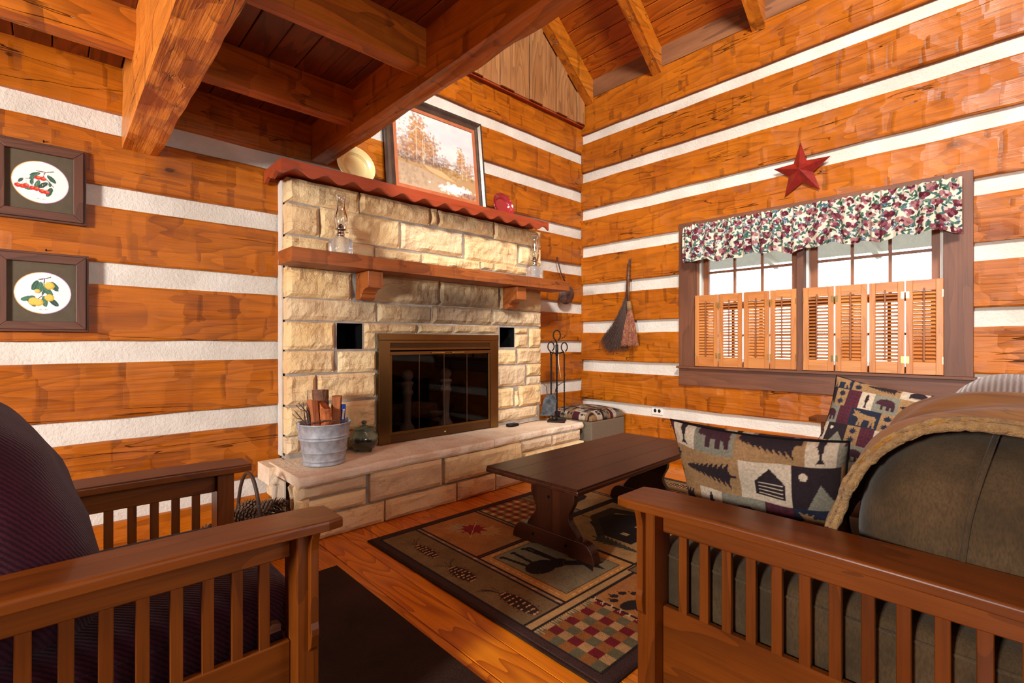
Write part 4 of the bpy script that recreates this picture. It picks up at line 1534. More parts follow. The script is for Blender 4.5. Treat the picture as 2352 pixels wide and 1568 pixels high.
# checker corner blends
P = lambda pts, col: cv.poly(X_(pts), col)
LN = lambda a, b, w, col: cv.line((a[0] - RX0, a[1] - RY0), (b[0] - RX0, b[1] - RY0), w, col)
EL = lambda x, y, rx, ry, col, a=0: cv.ell(x - RX0, y - RY0, rx, ry, col, a)
# pine cones
for (x, y, ln_, wd) in ((1.392, 2.12, .20, .075), (1.375, 1.80, .18, .095), (1.39, 1.44, .22, .09)):
    for (m_, sgn) in ((0, 1), (1, -1)):
        xx = x if m_ == 0 else RX0 + RX1 - x
        for k in range(6):
            a = random.uniform(-.6, .6)
            cv.path([(xx - RX0, y + ln_ * .45 - RY0), (xx - RX0 + a * .05, y + ln_ * .7 - RY0), (xx - RX0 + a * .13, y + ln_ * .85 - RY0)], .003, sr(50, 40, 30))
        EL(xx, y, wd * .42, ln_ * .5, sr(48, 32, 26))
        for r_ in range(8):
            yy = y - ln_ * .45 + r_ * ln_ * .9 / 7
            hw = wd * .52 * math.sqrt(max(.05, 1 - ((yy - y) / (ln_ * .52)) ** 2))
            for q in (-2 + random.uniform(-.3, .3), -1.1 + random.uniform(-.4, .4), random.uniform(-.4, .4), 1 + random.uniform(-.4, .4), 2.0):
                EL(xx + q * hw * .42 + (r_ % 2) * .005, yy, .0072, .006, sr(52, 34, 28)); EL(xx + q * hw * .40 + (r_ % 2) * .005, yy - .001, .0062, .0046, sr(196, 150, 100) if abs(q) < 2 else sr(120, 84, 58))
# maple leaves
def leafat(x, y, s_, col, ang=0.0):
    c, q = math.cos(ang), math.sin(ang)
    P([(x + ((a - .5) * c - (b - .5) * q) * s_, y + ((a - .5) * q + (b - .5) * c) * s_) for a, b in LEAF], col)
leafat(1.70, 2.26, .17, sr(150, 128, 86), 1.0)
leafat(1.80, 2.10, .18, sr(172, 128, 74), -0.9)
leafat(1.745, 2.185, .19, sr(128, 32, 36), 2.3)
LN((1.66, 2.10), (1.83, 2.26), .004, sr(190, 160, 110))
LN((1.68, 2.12), (1.70, 2.30), .003, sr(190, 160, 110))
# moose, feet toward the hearth
for m_ in (0, 1):
    g = (lambda x: x) if m_ == 0 else (lambda x: RX0 + RX1 - x)
    EL(g(1.69), 1.60, .085, .062, BLK)
    EL(g(1.775), 1.575, .06, .042, BLK)
    for (a, b) in (((1.65, 1.64), (1.626, 1.80)), ((1.69, 1.65), (1.70, 1.80)), ((1.79, 1.60), (1.775, 1.80)), ((1.80, 1.60), (1.80, 1.79))):
        LN((g(a[0]), a[1]), (g(b[0]), b[1]), .019, BLK); EL(g(b[0] - .006), b[1], .014, .01, BLK)
    LN((g(1.79), 1.56), (g(1.86), 1.50), .05, BLK); EL(g(1.87), 1.51, .03, .02, BLK)
    P([(g(1.86), 1.5), (g(1.83), 1.40), (g(1.87), 1.43), (g(1.89), 1.37), (g(1.91), 1.44), (g(1.95), 1.42), (g(1.9), 1.5)], BLK)
    for k in range(14):
        x = g(1.60 + .37 * random.random()); y = 1.37 + .2 * random.random()
        LN((x, y), (x + .03, y + .035), .0025, sr(84, 80, 62))
    # dashes on the gold border
    for k in range(12):
        y = 1.37 + k * .039
        for x in (1.56, 2.008):
            LN((g(x), y), (g(x), y + .022), .004, sr(214, 178, 120))
    for k in range(10):
        x = 1.60 + k * .039
        LN((g(x), 1.332), (g(x + .022), 1.332), .004, sr(214, 178, 120)); LN((g(x), 1.853), (g(x + .022), 1.853), .004, sr(214, 178, 120))
    for k in range(8):
        y = 1.34 + k * .135
        EL(g(1.519), y, .007, .016, sr(176, 140, 108), .3)
    # paw
    EL(g(1.715), 1.115, .058, .032, BLK, -.3); EL(g(1.74), 1.07, .05, .04, BLK)
    for (x, y) in ((1.69, 1.185), (1.72, 1.205), (1.765, 1.195), (1.80, 1.16)):
        EL(g(x), y, .019, .014, BLK, -.5); EL(g(x - .004), y + .022, .004, .006, BLK)
    # fringe stitches
    for k in range(7):
        x, y = 1.644, .99 + k * .042
        LN((g(x - .014), y), (g(x + .014), y + .014), .0035, sr(206, 180, 140)); LN((g(x - .012), y + .014), (g(x + .012), y), .0035, sr(206, 180, 140))
    for k in range(26):
        x = 1.294 + k * .0133
        P([(g(x), 1.262), (g(x + .005), 1.232 - .01 * (k % 2)), (g(x + .01), 1.262)], sr(168, 140, 96))
# cabin
P([(2.22, 1.45), (2.62, 1.45), (2.62, 1.66), (2.52, 1.80), (2.32, 1.80), (2.22, 1.66)], BLK)
P([(2.16, 1.62), (2.40, 1.86), (2.62, 1.86), (2.68, 1.62), (2.62, 1.62), (2.56, 1.78), (2.40, 1.80), (2.22, 1.62)], sr(60, 44, 34))
for k in range(7):
    LN((2.24, 1.47 + k * .024), (2.60, 1.47 + k * .024), .003, sr(92, 72, 50))
for x in (2.30, 2.44, 2.54):
    rr(x, 1.53, x + .03, 1.575, sr(190, 160, 100)); LN((x + .015, 1.53), (x + .015, 1.575), .004, BLK)
for (x, s_) in ((2.10, .13), (2.70, .15)):
    cv.shapes(fir(), x - RX0, 1.36 - RY0, s_, .3, sr(60, 62, 46), flipy=True)
cv.shapes(BEAR, 2.42 - RX0, 2.05 - RY0, .3, .2, BLK, flipy=True)
wv = cv.noisy(1, 0.012, 0.012, 3) * .5 + cv.noisy(1, 0.05, 0.05, 4) * .5
cv.C[..., :3] *= (1.15 + 0.6 * wv)[..., None]
rug = thing('area_rug', 'patchwork lodge rug with pine cones, moose, paw and gingham squares under the coffee table', 'rug', (RX0, RY0, 0.0))
mb, vs, fs = canvas_sheet(cv, 'pile', M['rugpat'], lambda u, v: (RX0 + u * (RX1 - RX0), RY0 + v * (RY1 - RY0), 0.012 - 0.004 * (1 if min(u, 1 - u) < .004 or min(v, 1 - v) < .005 else 0)))
mb.build('pile', M['rugpat'], rug)
MB().box(RX0 - .003, RX1 + .003, RY0 - .003, RY1 + .003, 0.0005, 0.0095).build('binding', M['darkrug'], rug, bevel=.003)
o = MB().box(-1.2, 0.995, 0.15, 2.285, 0.0005, 0.010).build('area_rug', M['darkrug'], bevel=.003)
tag(o, 'plain dark brown rug beneath the armchair on the pine floor', 'rug')

# ============================================================ MISSION ARM FURNITURE
def arm_unit(parent, fwd, out, O, length, arm_w, top, slats, slat0, pitch, bow=0.012, lowz=0.32, bottom=0.09, tilt_dark=False):
    """one arm: O = outer front corner of arm top on the floor plan; fwd = direction from back to front; out = outward"""
    O, fwd, out = Vector(O), Vector(fwd), Vector(out)
    axn = 'X' if abs(fwd.x) > .5 else 'Y'
    inn_ = -out
    th = 0.026
    # arm board with a slight bow
    n = 24
    vs, fs = [], []
    for i in range(n + 1):
        f = i / n
        s_ = -f * length
        z = top + bow * (1 - ((f - 0.42) / 0.58) ** 2) - bow
        wd = arm_w - (0.018 if i == 0 else 0)
        cutt = 0.01 if i == 0 else 0
        for (a, zz) in ((cutt, z - th), (cutt, z - 0.004), (cutt + .004, z), (arm_w - cutt - .004, z), (arm_w - cutt, z - .004), (arm_w - cutt, z - th)):
            vs.append(O + fwd * s_ + inn_ * a + Vector((0, 0, zz)))
        if i == 0:
            pass
    m = 6
    for i in range(n):
        for j in range(m):
            j2 = (j + 1) % m
            fs.append((i * m + j, i * m + j2, (i + 1) * m + j2, (i + 1) * m + j))
    fs.append(tuple(range(m))[::-1]); fs.append(tuple(n * m + k for k in range(m)))
    b = MB(); b.add(vs, fs)
    b.build('armrest', M['mission' + axn], parent, bevel=.004, segs=2, angle=25)
    und = top - th - bow * .55

    def bx3(name, f0, f1, a0, a1, z0, z1, mat, bev=.003, par=parent):
        """f: distance back from the arm tip, a: distance inward from the outer arm edge"""
        P0 = O - fwd * f0 + inn_ * a0; P1 = O - fwd * f1 + inn_ * a1
        return MB().box(min(P0.x, P1.x), max(P0.x, P1.x), min(P0.y, P1.y), max(P0.y, P1.y), z0, z1).build(name, mat, par, bevel=bev, segs=1)
    z0p = 0.0105 if abs(fwd.x) > .5 else 0.0
    bx3('post', .055, .11, .03, .12, z0p, und + .012, M['missionZ'])
    bx3('post', length - .11, length - .055, .03, .12, z0p, top - th - bow * 1.5, M['missionZ'])
    bx3('apron_rail', .11, length - .11, .075, .097, und - .066, und + .006, M['mission' + axn])
    bx3('lower_rail', .11, length - .11, .075, .097, bottom, lowz, M['mission' + axn])
    for k in range(slats):
        f0 = slat0 + k * pitch
        if f0 + .026 > length - .12:
            break
        bx3('slat', f0, f0 + .0245, .078, .094, lowz - .005, und - .06, M['missionZ'], .0015)
    # corbel on the outside of the front post
    zc0, zc1 = und - .30, und + .005
    prof = []
    for k in range(21):
        f = k / 20
        z = zc1 - (zc1 - zc0) * f
        if f < .18:
            p_ = .030 - .014 * math.sin(f / .18 * PI / 2)
        elif f < .75:
            p_ = .016
        elif f < .92:
            p_ = .016 + .005 * math.sin((f - .75) / .17 * PI)
        else:
            p_ = .016 * math.sqrt(max(0, 1 - ((f - .92) / .08) ** 2))
        prof.append((p_, z))
    pl = []
    c0 = .0625
    for (p_, z) in prof:
        q = O - fwd * c0 + inn_ * (.03 - p_)
        pl.append((q.x, q.y, z))
    e1 = O - fwd * c0 + inn_ * .032
    pl += [(e1.x, e1.y, zc0), (e1.x, e1.y, zc1)]
    MB().prism(pl, -fwd * .02).build('corbel', M['missionZ'], parent, bevel=.0015, segs=1)


# ---- armchair
ch = thing('armchair', 'mission style wooden armchair with slatted sides and burgundy cushions on dark rug', 'armchair', (0.1, 1.68, 0.01))
arm_unit(ch, (1, 0, 0), (0, -1, 0), (0.553, 1.222, 0), 0.98, 0.148, 0.63, 12, .158, .0605)
arm_unit(ch, (1, 0, 0), (0, 1, 0), (0.545, 2.14, 0), 0.98, 0.148, 0.63, 12, .158, .0605)
MB().box(0.44, 0.465, 1.34, 2.02, .17, .31).build('front_rail', M['missionY'], ch, bevel=.003)
MB().box(-0.40, -0.375, 1.34, 2.02, .17, .31).build('back_rail', M['missionY'], ch, bevel=.003)
MB().box(-0.37, 0.44, 1.335, 2.025, .25, .275).build('seat_deck', M['void'], ch)
for k in range(7):
    y = 1.40 + k * .087
    MB().obox((-.42, y, .58), (.008, 0, .001), (0, .02, 0), (-.05, 0, .33)).build('back_slat', M['missionZ'], ch)
MB().box(-.50, -.46, 1.34, 2.02, .86, .93).build('top_rail', M['missionY'], ch, bevel=.004)
sc_m = MB(); sc_m.ellipsoid((.06, 1.68, .345), (.43, .335, .10), .35, .22, 64, 30)
sc_m.build('seat_cushion', M['burg'], ch, smooth=True)
mb = MB()
mb.tube([(.06 + .43 * math.copysign(abs(math.cos(a)) ** .22, math.cos(a)), 1.68 + .335 * math.copysign(abs(math.sin(a)) ** .22, math.sin(a)), .46) for a in [2 * PI * k / 96 for k in range(97)]], .003, 6, cap=False)
mb.v = [(v[0], v[1], v[2] - .07) for v in mb.v]
mb.build('piping', M['burg'], ch, smooth=True)
mb = MB()
mb.ellipsoid((-.135, 1.69, .625), (.19, .325, .33), .75, .55, 72, 40, rot=Matrix.Rotation(R(-20), 3, 'Y'),
             warp=lambda p: (p.x + .012 * nz(p.y * 6, p.z * 9, 2), p.y, p.z + .012 * nz(p.x * 8, p.y * 8, 5)))
mb.build('back_cushion', M['burg'], ch, smooth=True)
mb = MB().prism([(0.395, 1.33, .335), (.43, 1.33, .335), (.43, 1.33, .352), (.41, 1.33, .358), (.398, 1.33, .35)], (0, .03, 0))
mb.build('corner_block', M['trimX'], ch)

# ---- sofa
so = thing('sofa', 'mission style wooden sofa with slatted arm and olive brown chenille cushions under the window', 'sofa', (2.3, 0.3, 0.0))
arm_unit(so, (0, 1, 0), (-1, 0, 0), (1.207, 0.842, 0), 1.02, 0.165, 0.63, 13, .157, .061)
arm_unit(so, (0, 1, 0), (1, 0, 0), (3.50, 0.935, 0), 1.10, 0.165, 0.63, 13, .157, .061)
MB().box(1.36, 3.35, .735, .76, .10, .30).build('front_rail', M['missionX'], so, bevel=.003)
MB().box(1.36, 3.35, -.16, -.135, .10, .30).build('back_rail', M['missionX'], so, bevel=.003)
MB().box(1.33, 3.37, -.135, .735, .25, .275).build('seat_deck', M['void'], so)
MB().box(1.30, 3.42, -.235, -.20, .78, .86).build('top_rail', M['missionX'], so, bevel=.004)
for k in range(3):
    a = 1.312 + k * .69
    mb = MB(); mb.ellipsoid((a + .345, .33, .385), (.345, .46, .115), .3, .14, 72, 30,
                            warp=lambda p: (p.x, p.y, p.z + .006 * nz(p.x * 6, p.y * 6, 3)))
    sc_ = mb.build('seat_cushion', M['chenille'], so, smooth=True)
    for zz in (.31, .455):
        mb = MB()
        mb.tube([(a + .345 + .343 * math.copysign(abs(math.cos(t)) ** .14, math.cos(t)), .33 + .458 * math.copysign(abs(math.sin(t)) ** .14, math.sin(t)), zz) for t in [2 * PI * q / 120 for q in range(121)]], .004, 6, cap=False)
        mb.build('piping', M['chenille'], sc_, smooth=True)
# back cushions
BCX = [1.725, 2.40, 3.02]
for k, x in enumerate(BCX):
    if k == 0:
        c_, r_ = (1.70, .068, .66), (.325, .25, .242)
    else:
        c_, r_ = (x, .06, .70 if k == 1 else .685), (.31, .20, .265 if k == 1 else .245)
    mb = MB(); mb.ellipsoid(c_, r_, .80, .62, 84, 44, warp=lambda p: (p.x + .01 * nz(p.y * 7, p.z * 7, 1), p.y - .12 * p.z + .008 * nz(p.x * 6, p.z * 6, 2), p.z + .008 * nz(p.x * 6, p.y * 8, 3)))
    bc = mb.build('back_cushion', M['chenille'] if k != 1 else M['ribbed'], so, smooth=True)
    if k == 1:
        bc['label'] = 'grey brown ribbed back cushion'
    # seam running up the near end
    if k == 0:
        pts_ = []
        for q in range(24):
            t = -0.9 + q / 23 * 2.3
            def sg(x_, e):
                return math.copysign(abs(x_) ** e, x_)
            px__ = c_[0] - r_[0] * sg(math.cos(t), .72) * 1.0
            pts_.append((px__ - .004, c_[1] + .03 - .05 * math.sin(t) + .0, c_[2] + r_[2] * sg(math.sin(t), .72)))
        MB().tube(pts_, .006, 8).build('seam', M['chenille'], bc, smooth=True)
# lower back roll behind the near cushion
mb = MB(); mb.ellipsoid((1.78, -.15, .50), (.42, .13, .24), .6, .5, 60, 30)
mb.build('back_panel', M['chenille'], so, smooth=True)

# ---- blanket over the near back cushion
c_, r_ = (1.70, .07, .66), (.32, .235, .228)
def bl_pt(u, t, ex=0.0):
    """u across X, t along the arch from front bottom (0) to back bottom (1)"""
    a = -0.42 + t * (PI + 0.42)
    e = .85
    cy_, sz_ = math.cos(a), math.sin(a)
    ry, rz = r_[1] + .022 + ex, r_[2] + .018 + ex
    y = c_[1] + ry * math.copysign(abs(cy_) ** e, cy_)
    z = c_[2] + rz * math.copysign(abs(sz_) ** e, sz_)
    y -= .12 * (z - c_[2])
    y += .03 * min(1, u * 4) * math.cos(a) ; z += .012 * min(1, u * 4)
    x = 1.425 + u * .83
    z += .012 * u + .012 * math.sin(u * 9 + t * 5) + .006 * math.sin(u * 23 - t * 9)
    y += .006 * math.sin(u * 14 + t * 12)
    if t < .2:
        k = (.2 - t) / .2
        y += .05 * k * k
        x += -.03 * k * (1 - u) + .015 * math.sin(t * 60)
    return (x, y, z)
bt = thing('throw_blanket', 'camel throw blanket with sherpa lining draped over the back of the near sofa cushion', 'blanket', (1.8, .1, .6))
mb = MB(); mb.grid(60, 90, lambda u, v: bl_pt(u, v))
bo = mb.build('cloth', M['blanket'], bt, smooth=True)
md = bo.modifiers.new('solid', 'SOLIDIFY'); md.thickness = .014; md.offset = -1
for dx_, dz_, rr_ in ((-.004, -.016, .010), (.006, -.002, .007)):
    path = []
    for q in range(90):
        p = bl_pt(0, q / 89, dz_)
        path.append((p[0] + dx_, p[1], p[2]))
    mb = MB(); mb.tube(path, [rr_ * (1 + .25 * nz(q * .9, 3, dz_ * 50)) for q in range(90)], 10)
    # curl the woolly surface
    mb.v = [(v[0] + .003 * nz(v[0] * 70, v[1] * 70, v[2] * 70), v[1] + .003 * nz(v[1] * 70, v[2] * 70, 3), v[2] + .003 * nz(v[2] * 70, v[0] * 70, 5)) for v in mb.v]
    mb.build('sherpa_edge', M['sherpa'], bt, smooth=True)

# ---- patterned pillows
throw_pillow('throw_pillow', 'woodland patchwork pillow showing a cabin, leaning on the near wooden sofa arm', (1.575, .575, .615),
             (0, -1, 0), (-.35, 0, .94), (-.94, 0, -.35), .50, .44, .15, 1, .125, 'woodland patchwork pillows on the sofa')
throw_pillow('throw_pillow', 'woodland patchwork pillow propped against the far sofa arm beneath the window', (2.93, .50, .655),
             (.07, -.98, -.17), (.42, -.16, .90), (-.91, -.02, .42), .50, .45, .14, 5, .095, 'woodland patchwork pillows on the sofa')

# ============================================================ COFFEE TABLE
tb = thing('coffee_table', 'dark stained trestle coffee table with scalloped legs on the patchwork rug', 'coffee table', (2.36, 1.71, 0.012))
TA = R(2.0)
tc_, ts_ = math.cos(TA), math.sin(TA)
def TP(x, y, z):
    return (2.36 + x * tc_ - y * ts_, 1.71 + x * ts_ + y * tc_, z)
def tbox(name, x0, x1, y0, y1, z0, z1, mat, bev=.003, par=tb, segs=2):
    mb = MB().box(x0, x1, y0, y1, z0, z1); mb.v = [TP(*v) for v in mb.v]
    return mb.build(name, mat, par, bevel=bev, segs=segs)
HL, HWd = .67, .30
mb = MB()
for k in range(4):
    y0 = -HWd + k * .15
    mb.box(-HL, HL, y0 + .0004, y0 + .1496, .402, .421)
mb.v = [TP(*v) for v in mb.v]
mb.build('tabletop', M['tableX'], tb, bevel=.0012, segs=1)
tbox('top_edge', -HL - .004, HL + .004, -HWd - .004, HWd + .004, .390, .412, M['tableX'], .006)
for sx in (-1, 1):
    xo = sx * .475
    # hourglass panel
    prof = []
    nn_ = 30
    right = []
    for k in range(nn_ + 1):
        f = k / nn_
        z = .10 + f * (.392 - .10)
        w = .155 - .035 * (math.sin(f * PI * 1.0) ** 2) + .018 * math.cos(f * PI * 3.2)
        right.append((w, z))
    pts_ = [TP(xo - .018, w, z) for (w, z) in right] + [TP(xo - .018, -w, z) for (w, z) in right[::-1]]
    dv = Vector(TP(1, 0, 0)) - Vector(TP(0, 0, 0))
    MB().prism(pts_, dv * .036).build('leg_panel', M['tableZ'], tb, bevel=.004, segs=2)
    # foot with rounded ends
    prof = []
    for k in range(11):
        a = k / 10 * PI / 2
        prof.append((.27 - .075 * (1 - math.cos(a)), .014 + .092 * math.sin(a)))
    prof2 = [(-a, b) for (a, b) in prof[::-1]]
    mid = [(.12, .014), (.11, .022), (-.11, .022), (-.12, .014)]
    pts_ = prof + prof2 + [(-p[0], p[1]) for p in mid]
    xf = xo - .022 - (.018 if sx < 0 else -.018) * 0
    MB().prism([TP(xf - .006, y, z) for (y, z) in pts_], dv * .056).build('foot', M['tableY'], tb, bevel=.004, segs=2)
    for (y, z) in ((.02, .33), (.02, .28), (.12, .065), (-.10, .065)):
        b = MB(); p = TP(xo - (.019 if z > .2 else .03), y, z); b.ellipsoid(p, (.006, .008, .008), nu=12, nv=8); b.build('wood_plug', M['void'], tb, smooth=True)
tbox('stretcher', -.46, .46, -.014, .014, .24, .33, M['tableX'])
tbox('apron', -.46, .46, -.10, -.08, .33, .391, M['tableX'])
tbox('apron', -.46, .46, .08, .10, .33, .391, M['tableX'])

# ============================================================ OTTOMAN
ot = thing('ottoman', 'taupe tweed storage ottoman in the corner under a patterned cushion top', 'ottoman', (3.72, 2.9, 0.0))
mb = MB().box(3.455, 3.965, 2.66, 3.16, 0.0, 0.372); mb.build('body', M['ottoman'], ot, bevel=.012, segs=3)
n = 110
cv = Canvas(.53, .53, T_TAN, n, n); patchwork(cv, 8, .075)
vs, cs = [], []
for j in range(n):
    for i in range(n):
        a, d = 2 * i / (n - 1) - 1, 2 * j / (n - 1) - 1
        e = max(0, (1 - a ** 8) * (1 - d ** 8)) ** .45
        z = .385 + .062 * e + .028 * (1 - a * a) * (1 - d * d)
        vs.append((3.708 + a * .262, 2.912 + d * .257, z)); cs.append(cv.C[j, i])
nb0 = len(vs)
fs = [(j * n + i, j * n + i + 1, (j + 1) * n + i + 1, (j + 1) * n + i) for j in range(n - 1) for i in range(n - 1)]
bd = [i for i in range(n)] + [j * n + n - 1 for j in range(1, n)] + [(n - 1) * n + i for i in range(n - 2, -1, -1)] + [j * n for j in range(n - 2, 0, -1)]
for b_ in bd:
    vs.append((3.708 + (vs[b_][0] - 3.708) * .975, 2.912 + (vs[b_][1] - 2.912) * .975, .373)); cs.append(cs[b_])
for k in range(len(bd)):
    k2 = (k + 1) % len(bd)
    fs.append((bd[k], nb0 + k, nb0 + k2, bd[k2]))
fs.append(tuple(range(nb0, nb0 + len(bd))))
mb = MB(); mb.v = vs; mb.f = fs; mb.c = np.array(cs)
mb.build('cushion_top', M['tapestry'], ot, smooth=True)

# ============================================================ SHELF AND MANTEL OBJECTS
def plate(name, label, cx_, r0, mat, lean_y=3.165, tilt=14):
    t = thing(name, label, 'plate', (cx_, 3.08, 2.112))
    prof = [(0.0005, 0), (r0 * .55, 0), (r0 * .6, .002), (r0 * .66, .018), (r0 * .98, .028), (r0, .031), (r0 * .99, .035), (r0 * .965, .034), (r0 * .95, .0305), (r0 * .70, .0235), (r0 * .685, .022), (r0 * .67, .019), (r0 * .62, .008), (r0 * .60, .0062), (r0 * .56, .0055), (r0 * .3, .005), (0.0005, .005)]
    mb = MB().lathe(prof, (0, 0, 0), 56, closed=True)
    rot = Matrix.Rotation(R(90 - tilt), 3, 'X')
    c0 = Vector((cx_, lean_y - .02 - math.sin(R(tilt)) * r0, 2.112 + r0 * math.cos(R(tilt)) + .004))
    mb.v = [tuple(c0 + rot @ Vector(v)) for v in mb.v]
    mb.build('dish', mat, t, smooth=True)
plate('dinner_plate', 'large cream plate leaning on the log wall atop the scalloped shelf', 1.475, .135, M['cream'])
plate('dessert_plate', 'small dark red plate leaning on the log wall right of the landscape painting', 2.80, .116, M['redcer'])

# painting
pw0, pw1, pz0, pz1 = 1.70, 2.60, 2.113, 2.885
pt = thing('framed_painting', 'framed autumn landscape painting with birches and a pond standing on top shelf', 'painting', (2.15, 3.1, 2.113))
def PP(x, d, z):   # lean against the wall
    f = (z - pz0) / (pz1 - pz0)
    return (x, 3.085 + .085 * f - d, z)
def frame_ring(x0, x1, z0, z1, w, d0, d1, prof=None):
    """mitred frame; prof: list of (inset 0..1, depth)"""
    prof = prof or [(0, 0), (0, d1), (1, d1), (1, 0)]
    cor = [(x0, z0, 1, 1), (x1, z0, -1, 1), (x1, z1, -1, -1), (x0, z1, 1, -1)]
    vs = []
    for (x, z, sx, sz) in cor:
        for (a, d) in prof:
            vs.append((x + sx * a * w, d, z + sz * a * w))
    m = len(prof)
    fs = []
    for k in range(4):
        k2 = (k + 1) % 4
        for j in range(m):
            j2 = (j + 1) % m
            fs.append((k * m + j, k2 * m + j, k2 * m + j2, k * m + j2))
    return vs, fs
vs, fs = frame_ring(pw0, pw1, pz0, pz1, .07, 0, .03, [(0, 0), (0, .022), (.1, .034), (.35, .036), (.6, .022), (.75, .02), (.9, .016), (1, .014), (1, 0)])
mb = MB(); mb.add([PP(*v) for v in vs], fs); mb.build('frame', M['pframe'], pt)
vs, fs = frame_ring(pw0 + .07, pw1 - .07, pz0 + .07, pz1 - .07, .026, 0, .012)
mb = MB(); mb.add([PP(*v) for v in vs], fs); mb.build('liner', M['copper'], pt)
a0, a1, b0, b1 = pw0 + .092, pw1 - .092, pz0 + .092, pz1 - .092
w_, h_ = a1 - a0, b1 - b0
cv = Canvas(1.0, 1.0, sr(232, 222, 212), 260, 220)
U, V = cv.U, cv.V
sky = cv.noisy(1, .25, .2, 1) * .5 + cv.noisy(1, .08, .07, 2) * .5
cA, cB = np.array(sr(240, 232, 224)), np.array(sr(206, 208, 214))
cv.C[...] = cA * (sky)[..., None] + cB * (1 - sky)[..., None]
rg = np.random.RandomState(4)
def blobs(n, cx_, cy_, sx_, sy_, cols, r0, al=.7):
    for k in range(n):
        x, y = cx_ + rg.randn() * sx_, cy_ + rg.randn() * sy_
        cv.ell(x, y, r0 * rg.uniform(.5, 1.3), r0 * rg.uniform(.5, 1.3), cols[rg.randint(len(cols))], a=al)
AUT = [sr(206, 150, 88), sr(186, 126, 70), sr(170, 120, 84), sr(150, 108, 84), sr(220, 170, 110)]
GRY = [sr(160, 134, 118), sr(134, 108, 96), sr(176, 150, 130), sr(120, 96, 84)]
blobs(220, .55, .42, .35, .04, [sr(178, 160, 150), sr(160, 140, 132), sr(196, 176, 160)], .02, .5)
blobs(260, .14, .47, .10, .10, GRY + AUT[:2], .018, .5)
blobs(520, .27, .66, .055, .16, AUT, .014, .6)
blobs(300, .40, .56, .06, .09, AUT + GRY[:2], .014, .55)
blobs(200, .20, .60, .06, .12, AUT + GRY[:1], .014, .45)
cv.poly([(0, 0), (1, 0), (1, .30), (.7, .36), (.4, .37), (.0, .36)], sr(186, 150, 106))
blobs(420, .3, .37, .25, .022, GRY + [sr(112, 88, 72)], .013, .6)
blobs(260, .75, .31, .2, .03, [sr(168, 132, 82), sr(146, 112, 70), sr(196, 164, 116)], .016, .5)
cv.poly([(0, .30), (.3, .27), (.62, .17), (.9, .13), (.75, .04), (.4, .0), (0, .0)], sr(190, 164, 134))
blobs(120, .15, .15, .12, .06, [sr(172, 146, 118), sr(198, 172, 140), sr(156, 128, 104)], .02, .4)
blobs(200, .72, .10, .10, .025, [sr(226, 224, 226), sr(236, 232, 228)], .02, .6)
cv.poly([(.3, .33), (.55, .30), (.72, .2), (.6, .21), (.4, .26)], sr(214, 178, 130))
blobs(170, .81, .52, .028, .08, AUT, .012, .6)
blobs(90, .9, .42, .035, .05, AUT, .012, .5)
for (x, y0, y1, w) in ((.235, .38, .82, .007), (.31, .34, .66, .010), (.33, .34, .7, .006), (.44, .36, .60, .005), (.815, .27, .55, .008), (.87, .27, .45, .006)):
    cv.line((x, y0), (x + .012, y1), w, sr(222, 204, 182))
cv.poly([(.60, .38), (.60, .41), (.64, .44), (.69, .42), (.69, .37)], sr(170, 140, 120)); cv.poly([(.64, .37), (.64, .41), (.70, .41), (.70, .37)], sr(228, 214, 200))
blobs(70, .90, .05, .05, .015, [sr(130, 96, 80), sr(170, 130, 110)], .016, .7)
mb, vs, fs = canvas_sheet(cv, 'picture', M['paint'], lambda u, v: PP(a0 + u * w_, .006, b0 + v * h_))
mb.build('picture', M['paint'], pt)
MB().prism([PP(pw0 + .01, 0, pz0 + .01), PP(pw1 - .01, 0, pz0 + .01), PP(pw1 - .01, 0, pz1 - .01), PP(pw0 + .01, 0, pz1 - .01)], (0, .006, 0)).build('backing', M['void'], pt)

